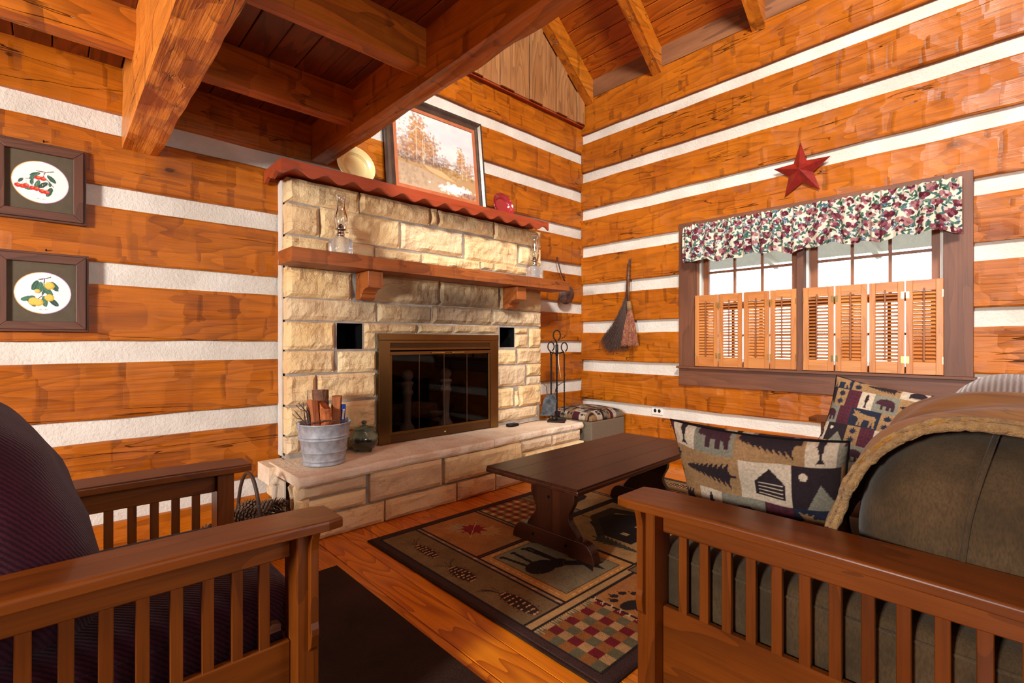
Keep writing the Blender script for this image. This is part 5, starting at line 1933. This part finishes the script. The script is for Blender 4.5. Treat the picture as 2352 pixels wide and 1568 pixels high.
# fruit prints
def fruit_print(label, x0, x1, z0, z1, fruit, ix0, ix1, iz0, iz1):
    t = thing('framed_print', label, 'picture', ((x0 + x1) / 2, 3.19, z0), 'framed fruit prints on the log wall')
    Y1 = 3.198
    w = ix0 - x0
    def ring(a0, a1, b0, b1, wl, d, nm, mat, d0=0.0):
        cor = [(a0, b0, 1, 1), (a1, b0, -1, 1), (a1, b1, -1, -1), (a0, b1, 1, -1)]
        for k in range(4):
            (x, z, sx, sz), (x2, z2, sx2, sz2) = cor[k], cor[(k + 1) % 4]
            pl = [(x, Y1 - d0, z), (x2, Y1 - d0, z2), (x2 + sx2 * wl, Y1 - d0, z2 + sz2 * wl), (x + sx * wl, Y1 - d0, z + sz * wl)]
            MB().prism(pl, (0, -d, 0)).build(nm, mat['XZ'[k % 2]], t, bevel=.0025, segs=2)
    mm = {'X': M['frameX'], 'Z': M['frameZ']}
    ring(x0, x1, z0, z1, .010, .016, 'frame_edge', mm)
    ring(x0 + .0105, x1 - .0105, z0 + .0105, z1 - .0105, w - .0105, .024, 'frame', mm)
    MB().box(ix0 - .004, ix1 + .004, Y1 - .006, Y1 - .002, iz0 - .004, iz1 + .004).build('mat_board', M['mat'], t)
    cxm, czm = (ix0 + ix1) / 2, (iz0 + iz1) / 2
    rx = .098
    nn = 150
    cv = Canvas(2.2, 2.2, sr(240, 236, 228), nn, nn)
    GR = [sr(46, 84, 66), sr(66, 108, 84), sr(38, 66, 54)]
    def leaf(x, y, l, a, c):
        cv.ell(1.1 + x, 1.1 + y, l, l * .42, c, a); cv.line((1.1 + x - math.cos(a) * l, 1.1 + y - math.sin(a) * l), (1.1 + x + math.cos(a) * l, 1.1 + y + math.sin(a) * l), .012, sr(110, 140, 116))
    if fruit == 'cherry':
        cv.path([(.95, 1.62), (1.3, 1.62), (1.55, 1.7)], .035, sr(84, 50, 56)); cv.path([(1.25, 1.62), (1.2, 1.4), (1.4, 1.15), (1.55, .95)], .028, sr(84, 50, 56))
        cv.path([(.58, 1.18), (.8, 1.22), (1.0, 1.34)], .028, sr(84, 50, 56))
        for (x, y, l, a, c) in ((-.2, .35, .2, .5, 0), (-.25, .22, .2, .9, 1), (.38, .22, .22, 2.3, 0), (-.68, -.02, .14, .9, 2), (-.12, -.1, .2, 1.2, 1), (.08, -.12, .22, .8, 2), (.32, -.05, .12, 1.6, 0), (.3, -.42, .24, 1.2, 0), (-.45, -.38, .14, 2.9, 1), (-.3, -.02, .16, 1.5, 0)):
            leaf(x, y, l, a, GR[c])
        for (x, y) in ((-.1, .2), (.08, .18), (-.78, -.28), (-.62, -.3), (-.5, -.25), (-.28, -.32), (-.15, -.34), (.05, -.42), (.2, -.44)):
            cv.ell(1.1 + x, 1.1 + y, .115, .10, sr(196, 44, 36)); cv.ell(1.1 + x + .03, 1.1 + y + .03, .06, .045, sr(226, 110, 70)); cv.line((1.1 + x, 1.2 + y), (1.12 + x, 1.45 + y), .01, sr(190, 180, 150))
    else:
        cv.path([(.95, 1.74), (1.2, 1.8), (1.36, 1.88)], .035, sr(84, 50, 66)); cv.path([(1.15, 1.8), (1.12, 1.4), (1.05, .95), (.9, .8)], .03, sr(84, 50, 66))
        for (x, y, l, a, c) in ((-.28, .35, .25, 1.2, 0), (-.12, .25, .28, 1.4, 1), (.4, .38, .22, 2.2, 0), (.15, .1, .3, 2.2, 1), (.42, .2, .14, 2.6, 2), (-.52, -.28, .26, .3, 1), (-.4, -.48, .22, 2.2, 0), (.05, -.4, .26, 1.7, 1), (.36, -.42, .26, 2.3, 2), (.0, .02, .12, 1.2, 2)):
            leaf(x, y, l, a, GR[c])
        for (x, y, r_) in ((.22, .36, .18), (-.2, .08, .1), (.22, -.22, .17), (-.32, -.42, .19), (-.16, -.46, .17)):
            cv.ell(1.1 + x, 1.1 + y, r_, r_, sr(206, 164, 52)); cv.ell(1.1 + x - .03, 1.1 + y + .02, r_ * .8, r_ * .8, sr(226, 190, 84))
    # faint caption stroke
    cv.path([(.92, .30), (1.0, .31), (1.1, .30), (1.25, .31)], .012, sr(150, 140, 130))
    rad = np.hypot(cv.U - 1.1, cv.V - 1.1)
    edgec = np.where((cv.U < 1.1)[..., None], np.array(sr(206, 160, 90)), np.array(sr(196, 160, 196)))
    mrr = (rad > .97)
    cv.C[mrr] = edgec[mrr]
    # disc grid
    vs = []
    for j in range(nn):
        for i in range(nn):
            u, v = 2 * i / (nn - 1) - 1, 2 * j / (nn - 1) - 1
            # square to disc
            x = u * math.sqrt(max(0, 1 - v * v / 2)); y = v * math.sqrt(max(0, 1 - u * u / 2))
            vs.append((x, y))
    cols = []
    for (x, y) in vs:
        i = int(round((1.1 + x) / 2.2 * (nn - 1))); j = int(round((1.1 + y) / 2.2 * (nn - 1)))
        cols.append(cv.C[j, i])
    fs = [(j * nn + i, j * nn + i + 1, (j + 1) * nn + i + 1, (j + 1) * nn + i) for j in range(nn - 1) for i in range(nn - 1)]
    mb = MB(); mb.v = [(cxm + x * rx, Y1 - .0068, czm + y * rx * 1.0) for (x, y) in vs]; mb.f = fs; mb.c = np.array(cols)
    mb.build('print', M['print'], t)
    MB().tube([(cxm + .01, DB - .001, z1 + .012), (cxm + .01, DB - .018, z1 + .016)], .003, 8).build('nail', M['black'], t)
fruit_print('framed round print of red cherries on the log wall', -.205, .122, 1.645, 2.01, 'cherry', -.157, .078, 1.688, 1.966)
fruit_print('framed round print of yellow plums on the log wall below the cherries', -.197, .131, 1.127, 1.498, 'plum', -.15, .088, 1.166, 1.45)

# oil lamps
def oil_lamp(label, x, y):
    t = thing('oil_lamp', label, 'oil lamp', (x, y, 1.614), 'oil lamps on the mantel shelf')
    z = 1.615
    MB().lathe([(0.0005, 0), (.058, 0), (.062, .01), (.062, .085), (.055, .1), (.028, .112), (.022, .118), (.0005, .118)], (x, y, z), 32, sq=5).build('font', M['lampglass'], t, smooth=True)
    MB().lathe([(.022, .114), (.024, .135), (.02, .14), (.02, .155), (.034, .16), (.034, .165), (.02, .168), (.018, .182), (.008, .196), (.0005, .198)], (x, y, z), 24).build('burner', M['silver'], t, smooth=True)
    MB().tube([(x + .02, y - .01, z + .148), (x + .045, y - .014, z + .146)], .003, 8).build('wick_knob', M['silver'], t, smooth=True)
    mb = MB(); mb.lathe([(.032, .166), (.036, .19), (.044, .22), (.04, .25), (.028, .29), (.024, .33), (.027, .355), (.032, .372)], (x, y, z), 32, closed=True)
    o = mb.build('chimney_glass', M['clearglass'], t, smooth=True)
    MB().tube([(x + .032 * math.cos(a), y + .032 * math.sin(a), z + .372) for a in [2 * PI * k / 32 for k in range(33)]], .0016, 6, cap=False).build('rim', M['lampglass'], o, smooth=True)
oil_lamp('clear glass oil lamp with tall chimney on the mantel above the left corbel', 1.31, 2.955)
oil_lamp('clear glass oil lamp with tall chimney at the mantel end beside the skimmer', 3.04, 2.955)

# ============================================================ HEARTH OBJECTS
HZ = 0.369
bx_, by_ = 1.165, 2.855
bk_ = thing('galvanized_bucket', 'galvanized metal bucket holding firewood on the hearth', 'bucket', (bx_, by_, HZ))
r0, r1, hh = .112, .148, .24
def rb_(z):
    return r0 + (r1 - r0) * z / hh
pf = [(r0 - .002, 0), (r0 + .005, .003), (r0 + .006, .010), (r0 + .001, .013)]
for zc in (.030, .078, .150, .166):
    pf += [(rb_(zc - .007), zc - .007), (rb_(zc) + .0015, zc - .0045), (rb_(zc) + .006, zc - .002), (rb_(zc) + .006, zc + .002), (rb_(zc) + .0015, zc + .0045), (rb_(zc + .007), zc + .007)]
pf += [(rb_(.2), .2), (r1, hh - .006), (r1 + .005, hh - .004), (r1 + .006, hh), (r1, hh + .002), (r1 - .004, hh - .004), (r0 - .003, .01), (0.0005, .008)]
MB().lathe([(0.0005, 0)] + pf, (bx_, by_, HZ), 48, closed=True).build('pail', M['galv'], bk_, smooth=True)
for s_ in (-1, 1):
    MB().box(bx_ + s_ * (r1 - .002) - .004, bx_ + s_ * (r1 - .002) + .004, by_ - .012, by_ + .012, HZ + hh - .03, HZ + hh + .012).build('ear', M['galv'], bk_, bevel=.002)
def log_piece(label, base, topp, rads, mat, nsd=14, flat=1.0, seed=1, cut=0.0):
    b0, t0 = Vector(base), Vector(topp)
    rg_ = random.Random(seed)
    rr_ = [rads * (1 + rg_.uniform(-.06, .06) if nsd > 9 else rads * 0 + rg_.uniform(.8, 1.12)) for _ in range(nsd)]
    rr_ = [r if r > rads * .5 else r * rads for r in rr_]
    n = 26
    vs = []
    for i in range(n + 1):
        c = b0.lerp(t0, i / n)
        for k in range(nsd):
            a = 2 * PI * k / nsd
            r = rr_[k] * (1 + .10 * nz(math.cos(a) * 2, math.sin(a) * 2 + seed, i * .35) + .05 * nz(math.cos(a) * 6, math.sin(a) * 6 + seed, i * .9))
            z = c.z
            if i == n:
                z += cut * math.cos(a + seed) * rads + .006 * nz(a * 2, seed, 1)
            vs.append((c.x + r * math.cos(a), c.y + r * math.sin(a) * flat, z))
    fs = [(i * nsd + k, i * nsd + (k + 1) % nsd, (i + 1) * nsd + (k + 1) % nsd, (i + 1) * nsd + k) for i in range(n) for k in range(nsd)]
    fs += [tuple(range(nsd))[::-1], tuple(n * nsd + k for k in range(nsd))]
    mb = MB(); mb.add(vs, fs)
    o = mb.build('firewood', mat)
    return tag(o, label, 'firewood', 'firewood in the bucket')
log_piece('tall round log with bark standing in the middle of the bucket', (bx_ + .0, by_ + .03, HZ + .03), (bx_ - .005, by_ + .04, HZ + .425), .046, M['bark'], 22, 1, 2, .1)
log_piece('split orange log with bark at the left of the bucket', (bx_ - .04, by_ - .03, HZ + .03), (bx_ - .078, by_ - .035, HZ + .375), .036, M['barkwood'], 6, .9, 3, .3)
log_piece('broken log with torn orange heartwood at the front of the bucket', (bx_ + .0, by_ - .06, HZ + .03), (bx_ - .012, by_ - .055, HZ + .335), .034, M['heart'], 12, 1, 4, 1.0)
log_piece('flat sided split log beside the blue lighter in the bucket', (bx_ + .06, by_ - .01, HZ + .03), (bx_ + .078, by_ + .0, HZ + .385), .032, M['barkwood'], 5, .7, 5, .2)
tw = [((-.08, -.03, .1), (-.11, -.05, .3), (-.17, -.07, .37)), ((-.09, -.02, .1), (-.12, -.02, .28), (-.13, -.03, .36)), ((-.085, -.04, .1), (-.13, -.06, .25), (-.19, -.06, .33)), ((-.07, .0, .1), (-.1, .0, .3), (-.085, .02, .43)),
      ((-.13, -.07, .25), (-.03, -.10, .262), (.09, -.11, .245)), ((-.08, -.02, .1), (-.1, -.04, .3), (-.12, -.05, .34))]
tl = ['crooked twig leaning furthest out of the bucket', 'upright grey twig beside the split orange log', 'low forked twig over the bucket rim', 'tall thin twig rising behind the split orange log',
      'thin twig lying across the bucket rim', 'short broken twig at the bucket edge']
for k, pts_ in enumerate(tw):
    path = []
    for q in range(13):
        f = q / 12 * 2
        s_ = int(min(f, 1.999)); g_ = f - s_
        a, b = Vector(pts_[s_]), Vector(pts_[s_ + 1])
        p = a.lerp(b, g_)
        path.append((bx_ + p.x + .004 * nz(q, k, 1), by_ + p.y + .004 * nz(q, k, 5), HZ + p.z))
    mb = MB(); mb.tube(path, [.0055 - .0003 * q for q in range(13)] if k != 4 else .003, 8)
    if k in (0, 2):
        p = path[8]
        mb.tube([p, (p[0] - .03, p[1] - .01, p[2] + .01), (p[0] - .05, p[1], p[2] + .035)], .002, 6)
    tag(mb.build('kindling_twig', M['twig'], smooth=True), tl[k], 'twig', 'kindling twigs in the bucket')
lt = thing('fire_lighter', 'blue long-reach lighter with a white label standing in the bucket', 'lighter', (bx_ + .11, by_, HZ + .1))
MB().obox((bx_ + .108, by_ - .01, HZ + .235), (.013, 0, -.001), (0, .008, 0), (.006, 0, .10)).build('handle', M['blue'], lt, bevel=.004)
MB().obox((bx_ + .1085, by_ - .0185, HZ + .275), (.006, 0, 0), (0, .0006, 0), (.003, 0, .03)).build('sticker', M['white'], lt)

# ceramic pot
px2, py2 = 1.475, 2.975
po = thing('ceramic_jar', 'green and brown glazed lidded jar on the hearth beside the bucket', 'jar', (px2, py2, HZ))
MB().lathe([(0.0005, .012), (.04, .012), (.065, .02), (.088, .05), (.094, .08), (.086, .108), (.066, .128), (.062, .135), (.072, .146), (.076, .150), (.07, .152), (.06, .146), (0.0005, .146)], (px2, py2, HZ), 48, closed=True).build('body', M['glaze'], po, smooth=True)
MB().lathe([(.064, .148), (.06, .154), (.035, .165), (.014, .17), (.01, .176), (.017, .183), (.018, .192), (.01, .199), (0.0005, .2)], (px2, py2, HZ), 40, closed=True).build('lid', M['glaze'], po, smooth=True)
for k in range(3):
    a = -PI / 2 + k * 2 * PI / 3 + .5
    b = MB(); b.ellipsoid((px2 + .05 * math.cos(a), py2 + .05 * math.sin(a), HZ + .010), (.012, .012, .011), nu=14, nv=10); b.build('foot', M['glaze'], po, smooth=True)

# small black box
sb = thing('black_adapter_box', 'small black plastic box with a cord lying on the hearth by the insert', 'box', (2.80, 3.0, HZ))
MB().prism([(2.76, 2.985, HZ), (2.79, 2.965, HZ), (2.875, 2.975, HZ), (2.87, 3.03, HZ), (2.79, 3.035, HZ), (2.765, 3.02, HZ)], (0, 0, .022)).build('case', M['black'], sb, bevel=.005)
MB().tube([(2.87, 3.0, HZ + .008), (2.95, 3.03, HZ + .004), (3.1, 3.045, HZ + .004), (3.3, 3.05, HZ + .004)], .0025, 6).build('cord', M['black'], sb, smooth=True)

# tool stand
tx, ty = 3.28, 2.91
ft = thing('fireplace_tool_stand', 'black iron fireplace tool stand with a ring top on the hearth end', 'tool stand', (tx, ty, HZ))
rot_ = R(35)
mb = MB()
bw_ = .105
cs_ = [(tx + bw_ * 1.05 * math.cos(rot_ + k * PI / 2 + PI / 4), ty + bw_ * 1.05 * math.sin(rot_ + k * PI / 2 + PI / 4), HZ) for k in range(4)]
mb.prism(cs_, (0, 0, .014)); mb.build('base', M['black'], ft, bevel=.004)
# view-facing plane direction for hung handles
rx_, ry_ = 0.79, -0.61
def ringpts(cx_, cz_, rw, rh, y0=0.0, open_=0.35):
    out = []
    for k in range(25):
        a = -PI / 2 + open_ + k / 24 * (2 * PI - 2 * open_)
        d = math.cos(a) * rw
        out.append((tx + rx_ * (cx_ + d), ty + ry_ * (cx_ + d) + y0, cz_ + math.sin(a) * rh))
    return out
def twist(name, par, x_, z0, z1, rad=.0058, y0=0.0):
    path = [(tx + rx_ * x_, ty + ry_ * x_ + y0, z0 + (z1 - z0) * k / 40) for k in range(41)]
    mb = MB(); mb.tube(path, [rad * (1 + .22 * (k % 2)) for k in range(41)], 6)
    return mb.build(name, M['black'], par)
twist('pole', ft, 0, HZ + .01, 1.06, .0075)
MB().tube(ringpts(0, 1.135, .032, .045) + [(tx, ty, 1.06)], .006, 8).build('ring_handle', M['black'], ft, smooth=True)
MB().tube([(tx + rx_ * .055, ty + ry_ * .055, .985), (tx + rx_ * .02, ty + ry_ * .02, .975), (tx - rx_ * .02, ty - ry_ * .02, .975), (tx - rx_ * .055, ty - ry_ * .055, .985)], .006, 8).build('hook', M['black'], ft, smooth=True)
b = MB(); b.lathe([(.0, .95), (.013, .955), (.013, 1.05), (.0, 1.055)], (tx, ty, 0), 12); b.build('collar', M['black'], ft, smooth=True)
# shovel
sh = thing('fireplace_shovel', 'black iron shovel with a worn square blade hanging left of the tool stand', 'shovel', (tx - .05, ty, .45), 'fireplace tools hanging on the stand')
MB().tube(ringpts(-.062, 1.035, .028, .04, -.012) + [(tx - rx_ * .062, ty + ry_ * -.062 - .012, .96)], .0055, 8).build('handle', M['black'], sh, smooth=True)
twist('shaft', sh, -.062, .61, .97, .0055, -.012)
q = Vector((tx - rx_ * .062, ty - ry_ * .062 - .012, .61))
u_ = Vector((rx_, ry_, 0))
dn = Vector((-.25 * rx_, -.25 * ry_ - .1, -.95)).normalized()
pl = [q + u_ * -.035, q + u_ * .035, q + u_ * .062 + dn * .06, q + u_ * .062 + dn * .19, q - u_ * .062 + dn * .19, q - u_ * .058 + dn * .05]
MB().prism(pl, Vector((.3, .9, .1)) * .003).build('blade', M['iron_grey'], sh)
# brush/tongs to the right
to = thing('fireplace_tongs', 'black iron twisted tongs hanging right of the tool stand', 'tongs', (tx + .05, ty, .4), 'fireplace tools hanging on the stand')
MB().tube(ringpts(.058, 1.03, .027, .04, -.012) + [(tx + rx_ * .058, ty + ry_ * .058 - .012, .96)], .0055, 8).build('handle', M['black'], to, smooth=True)
twist('shaft', to, .058, .45, .97, .0055, -.012)
pk = thing('fireplace_poker', 'black iron poker with a hooked tip hanging behind the tool stand pole', 'poker', (tx, ty + .02, .4), 'fireplace tools hanging on the stand')
MB().tube([(tx - rx_ * .01, ty + .03, .99), (tx - rx_ * .03, ty + .04, .96), (tx - rx_ * .035, ty + .04, .6), (tx - rx_ * .03, ty + .04, .42)], .0045, 8).build('shaft', M['black'], pk, smooth=True)
MB().tube([(tx - rx_ * .03, ty + .04, .42), (tx - rx_ * .02, ty + .04, .39), (tx + rx_ * .01, ty + .03, .41)], [.0045, .004, .002], 8).build('hook_tip', M['black'], pk, smooth=True)
ct = MB().tube([(tx + rx_ * .005, ty - .012, .97), (tx + rx_ * .02, ty - .012, .86), (tx + rx_ * .05, ty - .014, .75)], .0022, 6)
tag(ct.build('white_cord', M['white'], smooth=True), 'thin white cord hanging from the tool stand hooks', 'cord')
for k, (pp, lb) in enumerate(((((.0, .03, .40), (-.05, .02, .55), (-.07, .015, .68), (-.13, .02, .73)), 'dark crooked branch leaning behind the fireplace shovel'),
                              (((.03, .03, .39), (-.02, .02, .5), (.03, .02, .68), (.12, .03, .73), (.14, .03, .75), (.17, .03, .735)), 'dark forked branch poking out right of the tongs'))):
    path = [(tx + rx_ * a + 0, ty + ry_ * a + b + .02, c) for (a, b, c) in pp]
    fine = []
    for a, b in zip(path[:-1], path[1:]):
        for q2 in range(5):
            p = Vector(a).lerp(Vector(b), q2 / 5); fine.append((p.x + .003 * nz(q2, k, p.z * 9), p.y, p.z))
    fine.append(path[-1])
    mb = MB(); mb.tube(fine, [.006 - .004 * i / len(fine) for i in range(len(fine))], 8)
    tag(mb.build('kindling_branch', M['twig'], smooth=True), lb, 'branch')

# skimmer on the wall
sk = thing('skimmer_ladle', 'old rusty perforated tin skimmer hanging on the log wall by the mantel end', 'skimmer', (3.7, 3.17, 1.35))
c0 = Vector(atY(1302, 678, 3.13))
fwd_ = (Vector((0, 0, H)) - c0).normalized()
nd = Vector((-.25, -1, -.25)).normalized()
e1 = nd.cross(Vector((0, 0, 1))).normalized(); e2 = e1.cross(nd).normalized()
mb = MB()
prof = [(.0005, .024), (.03, .022), (.055, .014), (.078, .0), (.09, -.004), (.09, -.008), (.076, -.005), (.053, .009), (.0005, .018)]
vsl = []
m2 = MB().lathe(prof, (0, 0, 0), 40, closed=True)
m2.v = [tuple(c0 + e1 * v[0] + e2 * v[1] + nd * v[2]) for v in m2.v]
m2.build('bowl', M['rusty'], sk, smooth=True)
mb = MB()
for a in range(-2, 3):
    for b in range(-2, 3):
        if abs(a) + abs(b) < 4:
            p = c0 + e1 * a * .011 + e2 * b * .011 + nd * .0245
            mb.tube([p, p + nd * .0006], .0026, 8)
mb.build('hole', M['void'], sk)
p1 = Vector(atY(1279, 590, 3.185))
MB().tube([c0 + e2 * .075, c0.lerp(p1, .6), p1], [.009, .007, .009], 8, flat=.3).build('handle', M['rusty'], sk, smooth=True)

# ============================================================ BROOMS on the window wall
BXX = DR - .03
def bp(px, py, dx=0.0):
    p = atX(px, py, BXX + dx)
    return Vector(p)
lb = thing('besom_broom', 'large dark twig broom hanging on the log wall left of the window', 'broom', tuple(bp(1443, 600)), 'brooms hanging by the window')
h0, h1_ = bp(1445, 606), bp(1440, 700)
mb = MB(); mb.tube([h0, h0.lerp(h1_, .5), h1_], .017, 14); mb.build('handle', M['frameZ'], lb, smooth=True)
mb = MB()
for k in range(8):
    z = h0.lerp(h1_, .05 + k * .12)
    mb.tube([(z.x + .018 * math.cos(a), z.y + .018 * math.sin(a), z.z) for a in [2 * PI * q / 16 for q in range(17)]], .0018, 6, cap=False)
mb.build('binding', M['basket'], lb)
mb = MB()
rng = random.Random(11)
for k in range(16):
    a = rng.uniform(-1, 1)
    mb.tube([h0 + Vector((rng.uniform(-.01, .01), a * .01, 0)), h0 + Vector((rng.uniform(-.01, .01), a * .014, .02)), h0 + Vector((rng.uniform(-.01, .01), a * .022, rng.uniform(.03, .055)))], .0016, 5)
mb.build('handle_tuft', M['twig'], lb)
A, B_, C_ = bp(1380, 786), bp(1402, 806), bp(1442, 800)
mb = MB()
for k in range(520):
    f = rng.random()
    tip = A.lerp(B_, f * 2) if f < .5 else B_.lerp(C_, f * 2 - 1)
    ln_ = rng.uniform(.86, 1.06)
    s0 = h1_ + Vector((rng.uniform(-.016, .008), rng.uniform(-.016, .016), rng.uniform(-.05, .08)))
    tip = s0.lerp(tip + Vector((rng.uniform(-.03, .012), rng.gauss(0, .012), rng.gauss(0, .014))), ln_)
    md_ = s0.lerp(tip, .45) + Vector((rng.uniform(-.02, .0), -.012 * (1 - f) * 2, -.01))
    mb.tube([s0, md_, tip], [.0017, .0013, .0007], 4, cap=False)
mb.build('bristle', M['broomd'], lb)
wb_ = thing('whisk_broom', 'small whisk broom with red and tan bristles hanging over the dark twig broom', 'broom', tuple(bp(1445, 700)), 'brooms hanging by the window')
g0, g1 = bp(1444, 692, -.03), bp(1446, 712, -.03)
mb = MB(); mb.tube([bp(1443, 640, -.028), g0], .009, 12); mb.build('handle', M['trimZ'], wb_, smooth=True)
mb = MB(); mb.tube([g0, g0.lerp(g1, .5), g1], [.016, .022, .024], 16); mb.build('weave', M['sherpa'], wb_, smooth=True)
mb = MB()
wl, wr_ = bp(1428, 793, -.03), bp(1465, 793, -.03)
for k in range(260):
    f = rng.random()
    tip = wl.lerp(wr_, f) + Vector((rng.uniform(-.02, .02), 0, rng.uniform(-.012, .01)))
    s0 = g1 + Vector((rng.uniform(-.012, .012), (.5 - f) * .035, 0))
    mb.tube([s0, s0.lerp(tip, .5) + Vector((0, (.5 - f) * .012, 0)), tip], [.002, .0018, .0012], 4, cap=False)
mb.build('bristle', M['broomr'], wb_)

# outlet
oc = Vector(atX(1510, 943, DR + .026))
oo = thing('wall_outlet', 'ivory horizontal double electrical outlet on the chinking under the window', 'outlet', tuple(oc))
MB().box(oc.x - .005, oc.x + .002, oc.y - .057, oc.y + .057, oc.z - .036, oc.z + .036).build('cover_plate', M['white'], oo, bevel=.003)
for s_ in (-1, 1):
    mb = MB(); mb.ellipsoid((oc.x - .005, oc.y + s_ * .021, oc.z), (.003, .0145, .017), nu=20, nv=10); mb.build('socket', M['black'], oo, smooth=True)

# ============================================================ BASKET OF PINE CONES
bcx, bcy = 0.735, 2.76
bs = thing('pine_cone_basket', 'dark willow basket with an arched handle on the floor beside the hearth', 'basket', (bcx, bcy, 0.0))
mb = MB()
for k in range(9):
    z = .012 + k * .018
    r_ = .125 + .035 * math.sin(k / 8 * PI / 2)
    mb.tube([(bcx + r_ * math.cos(a) * 1.1, bcy + r_ * math.sin(a) * .9, z + .004 * math.sin(a * 12 + k * PI)) for a in [2 * PI * q / 60 for q in range(61)]], .009, 6, cap=False)
mb.build('weave', M['basket'], bs, smooth=True)
MB().lathe([(.0005, .004), (.125, .004), (.125, .012), (.0005, .012)], (bcx, bcy, 0), 30, closed=True).build('bottom', M['basket'], bs)
mb = MB()
hp = []
for k in range(31):
    a = PI * k / 30
    hp.append((bcx - .0 + .02 * math.cos(a), bcy - .12 * math.cos(a) + 0, .13 + .275 * math.sin(a)))
mb.tube(hp, .009, 10)
mb.build('handle', M['basket'], bs, smooth=True)


def pine_cone(c, ax, L, Rr, label, seed):
    c, ax = Vector(c), Vector(ax).normalized()
    s1 = ax.orthogonal().normalized(); s2 = ax.cross(s1)
    rng = random.Random(seed)
    mb = MB()
    n = 95
    for k in range(n):
        f = (k + .5) / n
        a = k * 2.39996
        rad = Rr * (math.sin(PI * (f * .86 + .10)) ** .7)
        p = c + ax * (L * (f - .5))
        o = s1 * math.cos(a) + s2 * math.sin(a)
        tdir = s1 * -math.sin(a) + s2 * math.cos(a)
        wd = .011 * (0.6 + rad / Rr * .6)
        base = p + o * rad * .25
        tip = p + o * rad + ax * (.010 + .012 * f)
        mid = base.lerp(tip, .7)
        nrm_ = ax * .0018
        vs = [base - tdir * wd * .3, base + tdir * wd * .3, mid + tdir * wd * .6, tip + tdir * wd * .28, tip - tdir * wd * .28, mid - tdir * wd * .6]
        mb.prism(vs, nrm_)
    mb.ellipsoid(c, (Rr * .35,) * 3, nu=10, nv=8)
    tag(mb.build('pine_cone', M['cone']), label, 'pine cone', 'pine cones in and around the basket')
pine_cone((bcx - .05, bcy - .04, .20), (1, -.4, .3), .13, .042, 'pine cone on the basket rim seen left of the handle', 1)
pine_cone((bcx + .05, bcy - .03, .205), (.8, .5, .25), .13, .045, 'pine cone heaped just right of the basket handle', 2)
pine_cone((bcx + .115, bcy + .03, .20), (1, -.3, .1), .14, .045, 'brown pine cone nearest the vent grille', 3)
pine_cone((bcx + .0, bcy + .06, .21), (1, .2, .1), .12, .042, 'pine cone at the back of the basket by the wall', 4)
pine_cone((bcx - .10, bcy + .04, .19), (.2, 1, .3), .12, .042, 'pine cone on the wall side of the basket, left end', 5)
pine_cone((bcx + .02, bcy - .09, .175), (.9, .1, -.2), .12, .040, 'pine cone low at the front of the basket', 6)
pine_cone((.515, 2.70, .10), (.25, .1, 1), .18, .05, 'long upright pine cone seen through the armchair slats', 7)
